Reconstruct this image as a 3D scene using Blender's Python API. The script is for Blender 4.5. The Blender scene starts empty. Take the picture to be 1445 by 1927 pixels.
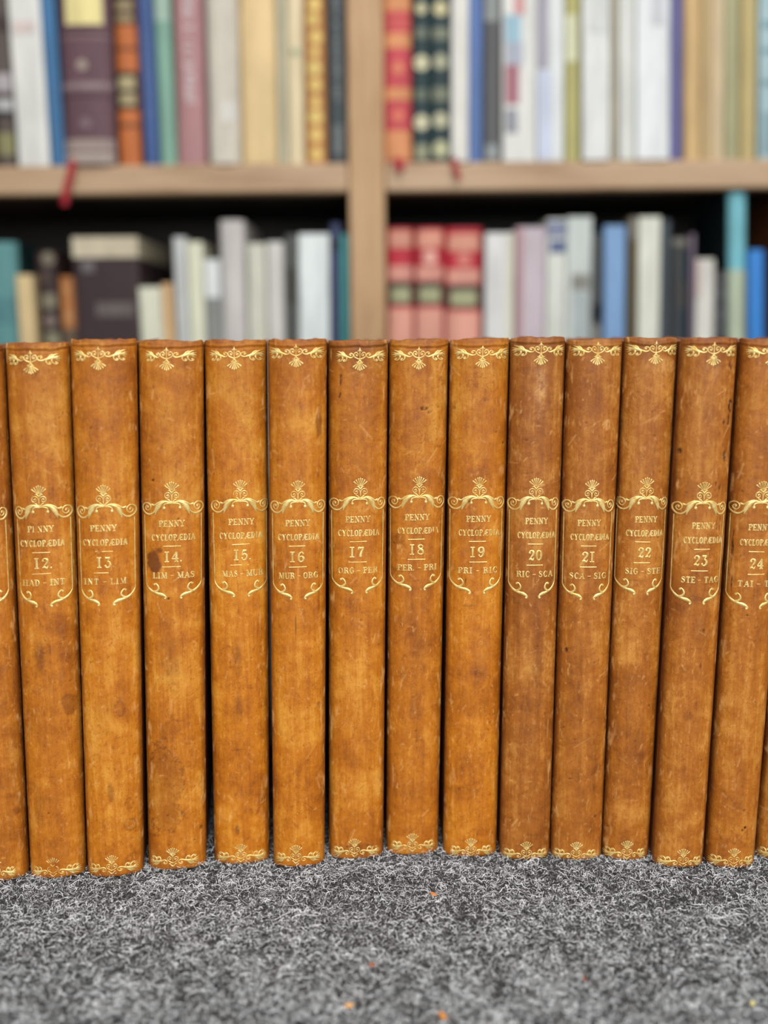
import bpy, math, random
import numpy as np

# ------------------------------------------------------------------ camera, world, lights, exposure
scene = bpy.context.scene
COL = scene.collection
PI = math.pi

CAM_H = 0.2857
PITCH, ROLL, FOCAL_PX = math.radians(9.75), math.radians(0.55), 2000.0
from mathutils import Vector, Matrix
fwd = Vector((0, math.cos(PITCH), -math.sin(PITCH)))
up0 = Vector((0, math.sin(PITCH), math.cos(PITCH)))
rt0 = Vector((1, 0, 0))
rt = rt0 * math.cos(ROLL) - up0 * math.sin(ROLL)
up = rt0 * math.sin(ROLL) + up0 * math.cos(ROLL)
cam_data = bpy.data.cameras.new('camera')
cam = bpy.data.objects.new('camera', cam_data)
COL.objects.link(cam)
m = Matrix.Identity(4)
for i in range(3):
    m[i][0], m[i][1], m[i][2] = rt[i], up[i], -fwd[i]
m.translation = Vector((0, 0, CAM_H))
cam.matrix_world = m
cam_data.sensor_fit = 'VERTICAL'
cam_data.sensor_height = 36.0
cam_data.lens = FOCAL_PX / 1927.0 * 36.0
cam_data.clip_start = 0.02
cam_data.dof.use_dof = True
cam_data.dof.focus_distance = 0.555
cam_data.dof.aperture_fstop = cam_data.lens / 12.6      # a 12.6 mm opening
scene.camera = cam

vs = scene.view_settings
scene.display_settings.display_device = 'sRGB'
vs.view_transform = 'Standard'
vs.look = 'None'
vs.gamma = 1.0
vs.use_curve_mapping = False
vs.exposure = 0.0

world = bpy.data.worlds.new('room_daylight')
scene.world = world
world.use_nodes = True
wn = world.node_tree.nodes
wn['Background'].inputs['Color'].default_value = (0.93, 0.97, 1.0, 1)
wn['Background'].inputs['Strength'].default_value = 0.42


def area(name, loc, target, sx, sy, power, color):
    d = bpy.data.lights.new(name, 'AREA')
    d.shape = 'RECTANGLE'
    d.size, d.size_y, d.energy, d.color = sx, sy, power, color
    o = bpy.data.objects.new(name, d)
    COL.objects.link(o)
    o.location = loc
    o.rotation_euler = (Vector(target) - Vector(loc)).to_track_quat('-Z', 'Y').to_euler()
    return o


# daylight from the shop window behind the photographer, and an unseen overhead fill added to lift the carpet
area('shop_window', (0.4, -2.3, 1.35), (0.03, 0.8, 0.3), 2.2, 2.2, 97, (1.0, 0.99, 0.975))
area('overhead_fill', (0.35, -0.15, 2.5), (0.1, 0.75, 0.1), 1.2, 0.9, 40, (1.0, 0.98, 0.95))


# ------------------------------------------------------------------ helpers
def lin(c):
    r = []
    for v in c[:3]:
        v = v / 255.0
        r.append(v / 12.92 if v <= 0.04045 else ((v + 0.055) / 1.055) ** 2.4)
    return (r[0], r[1], r[2], 1.0)


def new_mat(name):
    mt = bpy.data.materials.new(name)
    mt.use_nodes = True
    nt = mt.node_tree
    return mt, nt, nt.nodes['Principled BSDF']


def nd(nt, kind, **kw):
    n = nt.nodes.new(kind)
    for k, v in kw.items():
        setattr(n, k, v)
    return n


def math_node(nt, op, a, b=None, clamp=False):
    n = nd(nt, 'ShaderNodeMath', operation=op, use_clamp=clamp)
    for i, v in enumerate((a, b)):
        if v is None:
            continue
        if isinstance(v, (int, float)):
            n.inputs[i].default_value = v
        else:
            nt.links.new(v, n.inputs[i])
    return n.outputs[0]


def mix_col(nt, fac, a, b, mode='MIX'):
    n = nd(nt, 'ShaderNodeMix', data_type='RGBA', blend_type=mode)
    for sock, v in ((n.inputs[0], fac), (n.inputs[6], a), (n.inputs[7], b)):
        if isinstance(v, (int, float)):
            sock.default_value = v
        elif isinstance(v, tuple):
            sock.default_value = v
        else:
            nt.links.new(v, sock)
    return n.outputs[2]


def noise(nt, vec, scale, detail=4, rough=0.55, dist=0.0):
    n = nd(nt, 'ShaderNodeTexNoise')
    n.inputs['Scale'].default_value = scale
    n.inputs['Detail'].default_value = detail
    n.inputs['Roughness'].default_value = rough
    n.inputs['Distortion'].default_value = dist
    nt.links.new(vec, n.inputs['Vector'])
    return n.outputs['Fac']


def ramp(nt, fac, stops):
    n = nd(nt, 'ShaderNodeValToRGB')
    cr = n.color_ramp
    while len(cr.elements) > 1:
        cr.elements.remove(cr.elements[-1])
    cr.elements[0].position, cr.elements[0].color = stops[0]
    for p, c in stops[1:]:
        e = cr.elements.new(p)
        e.color = c
    nt.links.new(fac, n.inputs[0])
    return n.outputs[0]


def grey(v):
    return (v, v, v, 1)


def mapping(nt, vec, scale):
    n = nd(nt, 'ShaderNodeMapping')
    n.inputs['Scale'].default_value = scale
    nt.links.new(vec, n.inputs['Vector'])
    return n.outputs[0]


def obj_coords(nt, seed=True):
    tc = nd(nt, 'ShaderNodeTexCoord')
    if not seed:
        return tc.outputs['Object']
    oi = nd(nt, 'ShaderNodeObjectInfo')
    add = nd(nt, 'ShaderNodeVectorMath', operation='MULTIPLY_ADD')
    nt.links.new(oi.outputs['Random'], add.inputs[0])
    add.inputs[1].default_value = (3.7, 5.1, 2.3)
    nt.links.new(tc.outputs['Object'], add.inputs[2])
    return add.outputs[0]


def bump(nt, bsdf, height, strength, dist):
    n = nd(nt, 'ShaderNodeBump')
    n.inputs['Strength'].default_value = strength
    n.inputs['Distance'].default_value = dist
    nt.links.new(height, n.inputs['Height'])
    nt.links.new(n.outputs[0], bsdf.inputs['Normal'])


def mesh_np(name, verts, faces, mat, parent=None, smooth=True, attr=None, quads=True):
    """One mesh object from a vertex array and an array / list of faces."""
    me = bpy.data.meshes.new(name)
    verts = np.asarray(verts, dtype=np.float32)
    if isinstance(faces, np.ndarray):
        nf, k = faces.shape
        me.vertices.add(len(verts))
        me.vertices.foreach_set('co', verts.ravel())
        me.loops.add(nf * k)
        me.loops.foreach_set('vertex_index', faces.astype(np.int32).ravel())
        me.polygons.add(nf)
        me.polygons.foreach_set('loop_start', np.arange(0, nf * k, k, dtype=np.int32))
        me.update(calc_edges=True)
    else:
        me.from_pydata([tuple(float(c) for c in v) for v in verts], [], faces)
        me.update()
    if smooth:
        me.polygons.foreach_set('use_smooth', np.ones(len(me.polygons), dtype=bool))
    if attr is not None:
        for an, arr in attr.items():
            a = me.attributes.new(an, 'FLOAT_COLOR', 'POINT')
            a.data.foreach_set('color', np.asarray(arr, dtype=np.float32).ravel())
    for mm in (mat if isinstance(mat, (list, tuple)) else [mat]):
        me.materials.append(mm)
    o = bpy.data.objects.new(name, me)
    COL.objects.link(o)
    if parent is not None:
        o.parent = parent
    return o


def empty(name, loc, rz=0.0):
    o = bpy.data.objects.new(name, None)
    COL.objects.link(o)
    o.empty_display_size = 0.02
    o.location = loc
    o.rotation_euler = (0, 0, rz)
    return o


def tag(o, label, cat, group=None):
    o['label'] = label
    o['category'] = cat
    if group:
        o['group'] = group


def bevel(o, w, seg=2):
    md = o.modifiers.new('bevel', 'BEVEL')
    md.width, md.segments, md.limit_method = w, seg, 'ANGLE'
    md.angle_limit = math.radians(40)


def box(name, lo, hi, mat, parent=None, bev=0.0, shear=0.0):
    x0, y0, z0 = lo
    x1, y1, z1 = hi
    v = [(x0, y0, z0), (x1, y0, z0), (x1, y1, z0), (x0, y1, z0), (x0, y0, z1), (x1, y0, z1), (x1, y1, z1), (x0, y1, z1)]
    v = [(x + shear * z, y, z) for x, y, z in v]
    f = [(0, 3, 2, 1), (4, 5, 6, 7), (0, 1, 5, 4), (1, 2, 6, 5), (2, 3, 7, 6), (3, 0, 4, 7)]
    o = mesh_np(name, v, f, mat, parent, smooth=False)
    if bev:
        bevel(o, bev)
    return o


# ------------------------------------------------------------------ the room: carpet floor and the wall behind the bookcase
def carpet_material():
    mt, nt, b = new_mat('grey_felt_base')
    v = obj_coords(nt, False)
    n1 = noise(nt, v, 900, 6, 0.75, 0.6)
    n2 = noise(nt, v, 90, 4, 0.6)
    f = math_node(nt, 'ADD', math_node(nt, 'MULTIPLY', n1, 0.8), math_node(nt, 'MULTIPLY', n2, 0.2))
    c = ramp(nt, f, [(0.36, (0.016, 0.016, 0.017, 1)), (0.5, (0.09, 0.09, 0.092, 1)), (0.62, (0.34, 0.34, 0.346, 1))])
    nt.links.new(c, b.inputs['Base Color'])
    b.inputs['Roughness'].default_value = 1.0
    b.inputs['Specular IOR Level'].default_value = 0.05
    bump(nt, b, n1, 1.0, 0.002)
    return mt


floor = box('floor', (-2.6, -3.2, -0.06), (2.6, 1.62, 0.0), carpet_material())
floor['kind'] = 'structure'
wm, nt, b = new_mat('cream_wall_paint')
nt.links.new(ramp(nt, noise(nt, obj_coords(nt), 14), [(0.3, lin((196, 190, 178))), (0.7, lin((206, 200, 188)))]), b.inputs['Base Color'])
b.inputs['Roughness'].default_value = 0.9
wall = box('wall_back', (-2.6, 1.56, 0.0), (2.6, 1.66, 2.6), wm)
wall['kind'] = 'structure'


# ------------------------------------------------------------------ the bookcase
def wood_material(name, light, mid, dark, axis):
    mt, nt, b = new_mat(name)
    v = obj_coords(nt)
    sc = {'x': (2.0, 30.0, 30.0), 'z': (30.0, 30.0, 2.0)}[axis]
    mp = mapping(nt, v, sc)
    n1 = noise(nt, mp, 4.0, 6, 0.6, 1.2)
    n2 = noise(nt, mapping(nt, v, (1.5, 4, 2.0)), 3.0, 3, 0.5)
    f = math_node(nt, 'ADD', math_node(nt, 'MULTIPLY', n1, 0.55), math_node(nt, 'MULTIPLY', n2, 0.45))
    c = ramp(nt, f, [(0.34, lin(dark)), (0.48, lin(mid)), (0.62, lin(light))])
    nt.links.new(c, b.inputs['Base Color'])
    b.inputs['Roughness'].default_value = 0.55
    bump(nt, b, n1, 0.15, 0.001)
    return mt


W_UP = wood_material('honey_pine_upright', (180, 148, 110), (168, 132, 92), (146, 106, 66), 'z')
W_SH = wood_material('honey_pine_shelf', (176, 148, 118), (166, 136, 104), (126, 92, 62), 'x')
W_IN = wood_material('russet_stained_panel', (186, 116, 66), (168, 98, 52), (140, 78, 40), 'z')
W_BK = wood_material('shade_dark_back', (30, 22, 16), (24, 17, 12), (17, 12, 9), 'z')  # near-black colour paints in the shade inside the bookcase

case = empty('bookcase', (0, 1.22, 0))
tag(case, 'wooden bookcase with honey-coloured upright and shelves behind the leather volumes', 'bookcase')
UPR = ((-0.0355, 0.0045), (-0.62, -0.58), (0.470, 0.510))
for k, (a, bb) in enumerate(UPR):
    mats = W_UP if k == 0 else W_UP
    o = box('upright', (a, 0.0, 0.0), (bb, 0.022, 1.16), W_UP, case, 0.0025)
    o2 = box('side_panel', (a + 0.004, 0.022, 0.0), (bb - 0.004, 0.315, 1.16), W_IN, case)
CELLS = ((-0.58, -0.0355), (0.0045, 0.470))
for (a, bb) in CELLS:
    for (z0, z1) in ((0.088, 0.12), (0.436, 0.467), (0.80, 0.832)):
        s = box('shelf', (a + 0.0005, 0.0, z0), (bb - 0.0005, 0.024, z1), W_SH, case, 0.003)
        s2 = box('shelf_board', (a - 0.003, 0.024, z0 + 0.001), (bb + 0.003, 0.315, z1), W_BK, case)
box('plinth', (-0.58, 0.012, 0.0), (-0.0355, 0.03, 0.088), W_IN, case)
box('plinth', (0.0045, 0.012, 0.0), (0.470, 0.03, 0.088), W_IN, case)
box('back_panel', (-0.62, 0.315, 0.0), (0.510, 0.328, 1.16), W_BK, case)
box('top_board', (-0.63, -0.008, 1.16), (0.520, 0.33, 1.19), W_SH, case, 0.004)


# ------------------------------------------------------------------ leather, gilt and paper materials
def leather_material():
    mt, nt, b = new_mat('tan_calf_leather')
    v = obj_coords(nt)
    tone = nd(nt, 'ShaderNodeAttribute', attribute_type='OBJECT', attribute_name='tone').outputs['Fac']
    wear_shading = nd(nt, 'ShaderNodeAttribute', attribute_type='GEOMETRY', attribute_name='wear_shading')
    sep = nd(nt, 'ShaderNodeSeparateColor')
    nt.links.new(wear_shading.outputs['Color'], sep.inputs[0])
    stain_shade, scuff_sheen, gouge = sep.outputs[0], sep.outputs[1], sep.outputs[2]
    big = noise(nt, v, 26, 5, 0.6, 0.4)
    grain = noise(nt, mapping(nt, v, (900, 900, 130)), 1.0, 4, 0.65)
    streak = noise(nt, mapping(nt, v, (260, 260, 16)), 1.0, 4, 0.6, 0.3)
    fine = noise(nt, v, 1500, 3, 0.7)
    blotch = noise(nt, v, 130, 5, 0.65, 0.8)
    f = math_node(nt, 'MULTIPLY', big, 0.38)
    for s, k in ((grain, 0.10), (streak, 0.22), (fine, 0.08), (blotch, 0.22)):
        f = math_node(nt, 'ADD', f, math_node(nt, 'MULTIPLY', s, k))
    warm = ramp(nt, f, [(0.34, lin((116, 58, 12))), (0.43, lin((166, 92, 12))), (0.51, lin((192, 114, 16))), (0.60, lin((214, 146, 48)))])
    brown = ramp(nt, f, [(0.34, lin((88, 44, 14))), (0.43, lin((128, 70, 20))), (0.51, lin((154, 89, 28))), (0.60, lin((188, 126, 56)))])
    c = mix_col(nt, tone, warm, brown)
    # wandering outlines of old damp marks and creases in the hide
    veil = noise(nt, v, 75, 3, 0.5, 1.6)
    vein = ramp(nt, math_node(nt, 'ABSOLUTE', math_node(nt, 'SUBTRACT', veil, 0.54)), [(0.0, grey(1)), (0.012, grey(0))])
    part_ = ramp(nt, noise(nt, v, 34, 2, 0.5), [(0.5, grey(0)), (0.62, grey(1))])
    c = mix_col(nt, math_node(nt, 'MULTIPLY', math_node(nt, 'MULTIPLY', vein, part_), 0.42), c, lin((104, 50, 14)))
    # darker pores and rubbed flecks
    pore = ramp(nt, noise(nt, mapping(nt, v, (700, 700, 380)), 1.0, 3, 0.75), [(0.33, grey(1)), (0.43, grey(0))])
    c = mix_col(nt, math_node(nt, 'MULTIPLY', pore, 0.4), c, lin((110, 54, 16)))
    fleck = ramp(nt, noise(nt, mapping(nt, v, (420, 420, 170)), 1.0, 4, 0.7, 0.6), [(0.6, grey(0)), (0.7, grey(1))])
    c = mix_col(nt, math_node(nt, 'MULTIPLY', fleck, 0.4), c, lin((226, 168, 92)))
    c = mix_col(nt, math_node(nt, 'MULTIPLY', stain_shade, 0.9, True), c, lin((82, 36, 14)))
    c = mix_col(nt, math_node(nt, 'MULTIPLY', scuff_sheen, 0.75, True), c, lin((236, 182, 112)))
    c = mix_col(nt, math_node(nt, 'MULTIPLY', gouge, 0.95, True), c, lin((38, 14, 8)))
    nt.links.new(c, b.inputs['Base Color'])
    r = math_node(nt, 'ADD', math_node(nt, 'MULTIPLY', blotch, 0.28), 0.40)
    r = math_node(nt, 'ADD', r, math_node(nt, 'MULTIPLY', gouge, 0.3), True)
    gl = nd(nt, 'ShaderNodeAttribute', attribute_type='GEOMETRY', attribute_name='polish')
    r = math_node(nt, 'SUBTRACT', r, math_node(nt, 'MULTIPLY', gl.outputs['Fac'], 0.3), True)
    nt.links.new(r, b.inputs['Roughness'])
    b.inputs['Specular IOR Level'].default_value = 0.3
    h = math_node(nt, 'ADD', math_node(nt, 'MULTIPLY', fine, 0.6), math_node(nt, 'MULTIPLY', blotch, 0.8))
    bump(nt, b, h, 0.35, 0.0006)
    return mt


def plain_leather(name, a, c_):
    mt, nt, b = new_mat(name)
    v = obj_coords(nt)
    n = noise(nt, v, 60, 6, 0.65)
    nt.links.new(ramp(nt, n, [(0.35, lin(a)), (0.65, lin(c_))]), b.inputs['Base Color'])
    b.inputs['Roughness'].default_value = 0.5
    bump(nt, b, noise(nt, v, 900, 3), 0.3, 0.0005)
    return mt


def gilt_material(name, worn):
    mt, nt, b = new_mat(name)
    v = obj_coords(nt)
    n = noise(nt, v, 420, 5, 0.7)
    hue = noise(nt, v, 300, 3, 0.6)
    gold = ramp(nt, hue, [(0.35, (0.70, 0.44, 0.11, 1)), (0.6, (0.90, 0.69, 0.27, 1))])
    f = ramp(nt, n, [(worn, grey(1)), (worn + 0.09, grey(0))])
    c = mix_col(nt, math_node(nt, 'MULTIPLY', f, 0.85), gold, lin((166, 98, 36)))
    nt.links.new(c, b.inputs['Base Color'])
    nt.links.new(math_node(nt, 'MULTIPLY', math_node(nt, 'SUBTRACT', 1.0, f, True), 0.45), b.inputs['Metallic'])
    b.inputs['Roughness'].default_value = 0.36
    return mt


def page_material(name, a, c_):
    mt, nt, b = new_mat(name)
    v = obj_coords(nt)
    n = noise(nt, mapping(nt, v, (2600, 8, 8)), 1.0, 3, 0.6)
    nt.links.new(ramp(nt, n, [(0.3, lin(a)), (0.7, lin(c_))]), b.inputs['Base Color'])
    b.inputs['Roughness'].default_value = 0.9
    return mt


LEATHER = leather_material()
BOARD = plain_leather('worn_calf_board', (120, 66, 28), (160, 94, 42))
GILT = gilt_material('tooled_gilt', 0.27)
GILT_WORN = gilt_material('rubbed_gilt_lettering', 0.3)
PAGES = page_material('aged_page_edges', (176, 150, 112), (222, 204, 168))
PAGES_NEW = page_material('white_page_edges', (206, 200, 184), (234, 230, 218))


# ------------------------------------------------------------------ gilt tooling drawn as flat relief, in millimetres (x, z)
class Tool:
    def __init__(self):
        self.v, self.f = [], []

    def rib(self, pts, w, sub=5, closed_tip=True, hk=1.0):
        """A tapering ridge along a smooth line; w is one width or a list of widths."""
        p = np.array(pts, dtype=float)
        n = len(p)
        ws = np.full(n, float(w)) if np.isscalar(w) else np.interp(np.linspace(0, 1, n), np.linspace(0, 1, len(w)), w)
        if n == 2:
            t = np.linspace(0, 1, 3)[:, None]
            c = p[0] * (1 - t) + p[1] * t
            cw = np.interp(np.linspace(0, 1, 3), [0, 1], ws)
        else:
            e = np.vstack([2 * p[0] - p[1], p, 2 * p[-1] - p[-2]])
            c, cw = [], []
            for i in range(n - 1):
                a0, a1, a2, a3 = e[i], e[i + 1], e[i + 2], e[i + 3]
                for s in np.arange(sub) / sub:
                    c.append(0.5 * (2 * a1 + (a2 - a0) * s + (2 * a0 - 5 * a1 + 4 * a2 - a3) * s * s + (3 * a1 - a0 - 3 * a2 + a3) * s ** 3))
                    cw.append(ws[i] * (1 - s) + ws[i + 1] * s)
            c.append(p[-1])
            cw.append(ws[-1])
            c, cw = np.array(c), np.array(cw)
        d = np.gradient(c, axis=0)
        d /= np.maximum(np.linalg.norm(d, axis=1, keepdims=True), 1e-9)
        nrm = np.stack([-d[:, 1], d[:, 0]], 1)
        b0 = len(self.v)
        for i in range(len(c)):
            hw = max(cw[i], 0.06) / 2
            hm = min(0.05 + 0.16 * hw * 2, 0.26) * hk
            for k, h in ((-1, 0.0), (-0.62, hm * 0.75), (0, hm), (0.62, hm * 0.75), (1, 0.0)):
                q = c[i] + nrm[i] * hw * k
                self.v.append((q[0], q[1], h + 0.02))
        for i in range(len(c) - 1):
            for k in range(4):
                a = b0 + i * 5 + k
                self.f.append((a, a + 1, a + 6, a + 5))

    def blob(self, x, z, r, rz=None):
        rz = rz or r
        b0 = len(self.v)
        self.v.append((x, z, 0.06 + 0.2 * min(r, 1.0)))
        n = 14
        for k, h in ((0.7, 0.05 + 0.12 * min(r, 1.0)), (1.0, 0.02)):
            for i in range(n):
                a = 2 * PI * i / n
                self.v.append((x + r * k * math.cos(a), z + rz * k * math.sin(a), h))
        for i in range(n):
            j = (i + 1) % n
            self.f.append((b0, b0 + 1 + i, b0 + 1 + j))
            self.f.append((b0 + 1 + i, b0 + 1 + n + i, b0 + 1 + n + j, b0 + 1 + j))

    def spiral(self, cx, cz, r0, turns, a0, sgn, w, r1=0.25):
        pts = []
        n = int(14 * turns)
        for i in range(n + 1):
            t = i / n
            r = r0 * (1 - t) + r1 * t
            a = a0 + sgn * turns * 2 * PI * t
            pts.append((cx + r * math.cos(a), cz + r * math.sin(a)))
        self.rib(pts, w, sub=2)
        self.blob(cx, cz, max(r1 * 1.2, 0.22))

    def mirrored(self, fn):
        """Draws fn once as given and once mirrored in x."""
        a = len(self.v)
        fa = len(self.f)
        fn()
        nv, nf = self.v[a:], self.f[fa:]
        off = len(self.v) - a
        self.v += [(-x, z, h) for x, z, h in nv]
        self.f += [tuple(reversed([i + off for i in q])) for q in nf]


def palmette(t, z, s, up, w=3.4, h=4.6):
    """Seven petals fanning from (0, z); up = +1 or -1."""
    for i, a in enumerate(np.linspace(-1, 1, 7)):
        L = h * (1.0 - 0.42 * abs(a) ** 1.6) * s
        ex = w * a * s * (1.0 if abs(a) > 0.4 else 0.9)
        ez = z + up * L
        t.rib([(a * 0.25 * s, z + up * 0.1), (ex * 0.45, z + up * L * 0.42), (ex * 0.85, z + up * L * 0.8), (ex, ez)], [0.26 * s, 0.38 * s, 0.6 * s, 0.85 * s])
        t.blob(ex, ez, 0.42 * s)
    t.rib([(0, z + up * h * s * 0.9), (0, z + up * (h + 0.7) * s)], [0.6 * s, 0.1])


def calyx(t, z, s, up, w=2.1):
    def half():
        t.rib([(0, z - up * 0.55 * s), (0.7 * s, z + up * 0.1 * s), (1.3 * s, z + up * 0.75 * s), (w * s, z + up * 0.45 * s)], [0.9 * s, 0.8 * s, 0.55 * s, 0.25 * s])
    t.mirrored(half)


def wing(t, z, s, up, x0=3.3, x1=13.0):
    """Acanthus scroll reaching from the centre to the side of the spine; up is the side its leaf curls to."""
    L = x1 - x0
    X = lambda k: x0 + L * k

    def half():
        R = lambda pts, w: t.rib([(X(a), z + up * h) for a, h in pts], w)
        B = lambda a, h, r: t.blob(X(a), z + up * h, r)
        # inner curl and the neck that grows out of it
        R([(.34, -.25), (.18, -.85), (.03, -.5), (-.01, .5), (.07, 1.3), (.18, 1.2), (.2, .55), (.13, .3)], [.75, .6, .5, .46, .44, .44, .46, .5])
        B(.14, .45, .4)
        R([(.14, -.8), (.32, -.4), (.5, .15), (.66, .45), (.84, .3), (1.0, .05)], [.4, .85, 1.5, 1.75, 1.1, .12])
        # flame-like leaf tips on the outer side
        R([(.46, .4), (.52, 1.25), (.62, 2.0), (.7, 2.2)], [.8, .75, .5, .1])
        R([(.58, .7), (.68, 1.5), (.8, 2.1), (.92, 2.45)], [.9, .8, .55, .1])
        R([(.74, .6), (.86, 1.1), (1.0, 1.25)], [.8, .55, .1])
        # two curls hanging from the leaf
        R([(.44, 0), (.37, -1.0), (.4, -2.1), (.5, -2.65), (.58, -2.2), (.53, -1.7)], [.9, .75, .6, .5, .45, .42])
        B(.515, -1.9, .4)
        R([(.64, 0), (.61, -1.1), (.68, -2.2), (.79, -2.6), (.87, -2.1), (.82, -1.6)], [.9, .75, .6, .5, .45, .42])
        B(.8, -1.8, .4)
        R([(.78, .1), (.85, -.65), (.97, -1.0)], [.7, .5, .1])
    return half


def head_ornament(x_left, x_right):
    """Hangs down from z = 0: bud, lyre scrolls, palmette; wings to both sides."""
    t = Tool()
    t.rib([(0, 0.3), (0, -1.1)], [0.15, 0.85])
    calyx(t, -1.15, 0.6, -1)
    t.rib([(0, -1.0), (0, -6.3)], [0.4, 0.4])

    def lyre():
        t.rib([(0.1, -5.6), (1.3, -5.2), (2.75, -4.3), (2.9, -2.9), (1.9, -2.2), (0.95, -2.9), (1.25, -3.9), (1.95, -3.7)], [0.45, 0.5, 0.5, 0.5, 0.45, 0.42, 0.42, 0.5], sub=5)
        t.blob(1.8, -3.45, 0.36)
    t.mirrored(lyre)
    calyx(t, -6.6, 0.85, -1)
    palmette(t, -7.0, 0.92, -1, 3.5, 4.4)
    a = Tool()
    wing(a, -4.0, 1, 1, 3.4, x_right)()
    base = len(t.v)
    t.v += a.v
    t.f += [tuple(i + base for i in q) for q in a.f]
    a = Tool()
    wing(a, -4.0, 1, 1, 3.4, -x_left)()
    base = len(t.v)
    t.v += [(-x, z, h) for x, z, h in a.v]
    t.f += [tuple(reversed([i + base for i in q])) for q in a.f]
    return t


def tail_ornament(x_left, x_right):
    """Stands up from z = 0 (lowest point) to about 11.5 mm."""
    t = Tool()
    palmette(t, 6.7, 0.84, 1, 3.6, 4.4)
    calyx(t, 6.3, 0.8, 1)
    t.rib([(0, 6.0), (0, 2.4)], [0.35, 0.35])

    def heart():
        t.rib([(0.0, 2.0), (1.3, 2.7), (2.5, 3.7), (2.6, 5.0), (1.7, 5.6), (0.8, 5.0), (1.1, 4.0), (1.8, 4.2)], [0.45, 0.5, 0.48, 0.45, 0.42, 0.4, 0.4, 0.5])
        t.blob(1.6, 4.4, 0.34)
        t.rib([(0.0, 0.2), (0.9, 0.9), (1.5, 1.7), (2.2, 1.5)], [0.7, 0.6, 0.5, 0.2])
    t.mirrored(heart)
    for sx, xe in ((1, x_right), (-1, -x_left)):
        a = Tool()
        wing(a, 2.9, 1, -1, 3.1, xe)()
        base = len(t.v)
        t.v += [(sx * x, z, h) for x, z, h in a.v]
        t.f += [tuple((q if sx > 0 else list(reversed(q)))[k] + base for k in range(len(q))) for q in a.f]
    return t


def cartouche(xl, xr, depth):
    """Frame of the title: z = 0 at the tip of its palmette, -depth at the lowest scroll tips; xl, xr its outer reach."""
    t = Tool()
    palmette(t, -5.3, 0.9, 1, 3.6, 4.6)
    calyx(t, -5.9, 0.95, 1)
    t.rib([(0, -6.6), (0, -10.8)], [0.32, 0.36])

    def scrolls():
        t.rib([(0.05, -9.9), (0.25, -8.0), (1.0, -6.7), (2.3, -6.4), (3.3, -7.2), (3.3, -8.6), (2.3, -9.2), (1.4, -8.5), (1.7, -7.5), (2.4, -7.7)], [0.4, 0.4, 0.42, 0.46, 0.46, 0.44, 0.42, 0.4, 0.38, 0.4])
        t.blob(2.3, -8.0, 0.34)
        t.rib([(0.0, -11.5), (0.9, -10.8), (1.6, -10.0), (2.4, -9.9)], [0.9, 0.75, 0.6, 0.2])
    t.mirrored(scrolls)
    tools = []
    for sx, reach in ((-1, -xl), (1, xr)):
        a = Tool()
        k = reach / 15.2
        P = lambda pts: [(x * k, z) for x, z in pts]
        a.rib(P([(0, -12.1), (1.2, -11.5), (3.0, -11.0), (5.2, -11.0), (7.2, -11.7), (8.8, -12.7), (10.0, -12.6)]), [0.5, 0.85, 1.1, 1.15, 0.95, 0.7, 0.9])
        a.blob(10.3 * k, -12.5, 0.66, 0.6)
        a.rib(P([(3.6, -11.1), (5.6, -11.9), (7.0, -13.4), (8.0, -15.4), (8.5, -17.8)]), [0.9, 1.9, 2.5, 1.7, 0.2])
        a.rib(P([(4.6, -11.6), (6.2, -13.2), (6.9, -15.2)]), [0.4, 0.8, 0.15])
        a.rib(P([(0.4, -12.0), (2.2, -11.9), (3.7, -12.4), (4.1, -13.7)]), [0.4, 0.6, 0.65, 0.7])
        a.blob(4.0 * k, -14.2, 0.72, 0.8)
        a.rib(P([(7.6, -13.6), (8.9, -15.9), (10.8, -17.3), (12.9, -17.2), (14.6, -15.7), (15.0, -13.7), (14.1, -12.0), (12.4, -11.6), (11.0, -12.7), (10.9, -14.3), (12.0, -15.5), (13.3, -14.9), (13.5, -13.7), (12.6, -13.1), (12.0, -13.7)]),
              [0.5, 0.65, 0.8, 0.85, 0.8, 0.7, 0.6, 0.55, 0.52, 0.5, 0.48, 0.46, 0.44, 0.42, 0.4])
        a.blob(12.4 * k, -13.9, 0.42)
        zl = -depth + 8.2
        xs = 14.2 * k
        xe = 13.9 * k
        a.rib([(xs, -17.8), ((xs + xe) / 2, (zl - 17.8) / 2), (xe, zl)], 0.42, sub=4)
        Q = lambda pts: [(x * k, zl + z) for x, z in pts]
        a.rib(Q([(14.0, 0.3), (13.2, -1.8), (11.2, -4.0), (8.4, -5.3), (6.2, -5.9), (4.6, -6.6), (3.5, -7.6), (3.9, -8.3)]), [0.3, 0.7, 1.15, 1.3, 1.7, 1.4, 0.7, 0.5])
        a.blob(4.1 * k, zl - 8.1, 0.62)
        a.rib(Q([(9.8, -4.6), (8.4, -4.1), (7.4, -2.8), (7.9, -1.1), (9.1, -0.2), (10.0, -0.7)]), [1.2, 1.1, 0.95, 0.8, 0.6, 0.5])
        a.blob(9.6 * k, zl - 0.75, 0.6)
        base = len(t.v)
        t.v += [(sx * x, z, h) for x, z, h in a.v]
        t.f += [tuple(i + base for i in (q if sx > 0 else tuple(reversed(q)))) for q in a.f]
    return t


# ------------------------------------------------------------------ lettering: a small fat-faced roman alphabet drawn with the same ridge
TK, TN = 0.25, 0.11


def _serif(x, z, w=0.2):
    return [('l', [(x - w, z), (x + w, z)], TN)]


def _stem(x, w=TK, z0=0.0, z1=1.0):
    return [('l', [(x, z0), (x, z1)], w)] + _serif(x, z0 + 0.03) + _serif(x, z1 - 0.03)


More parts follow.
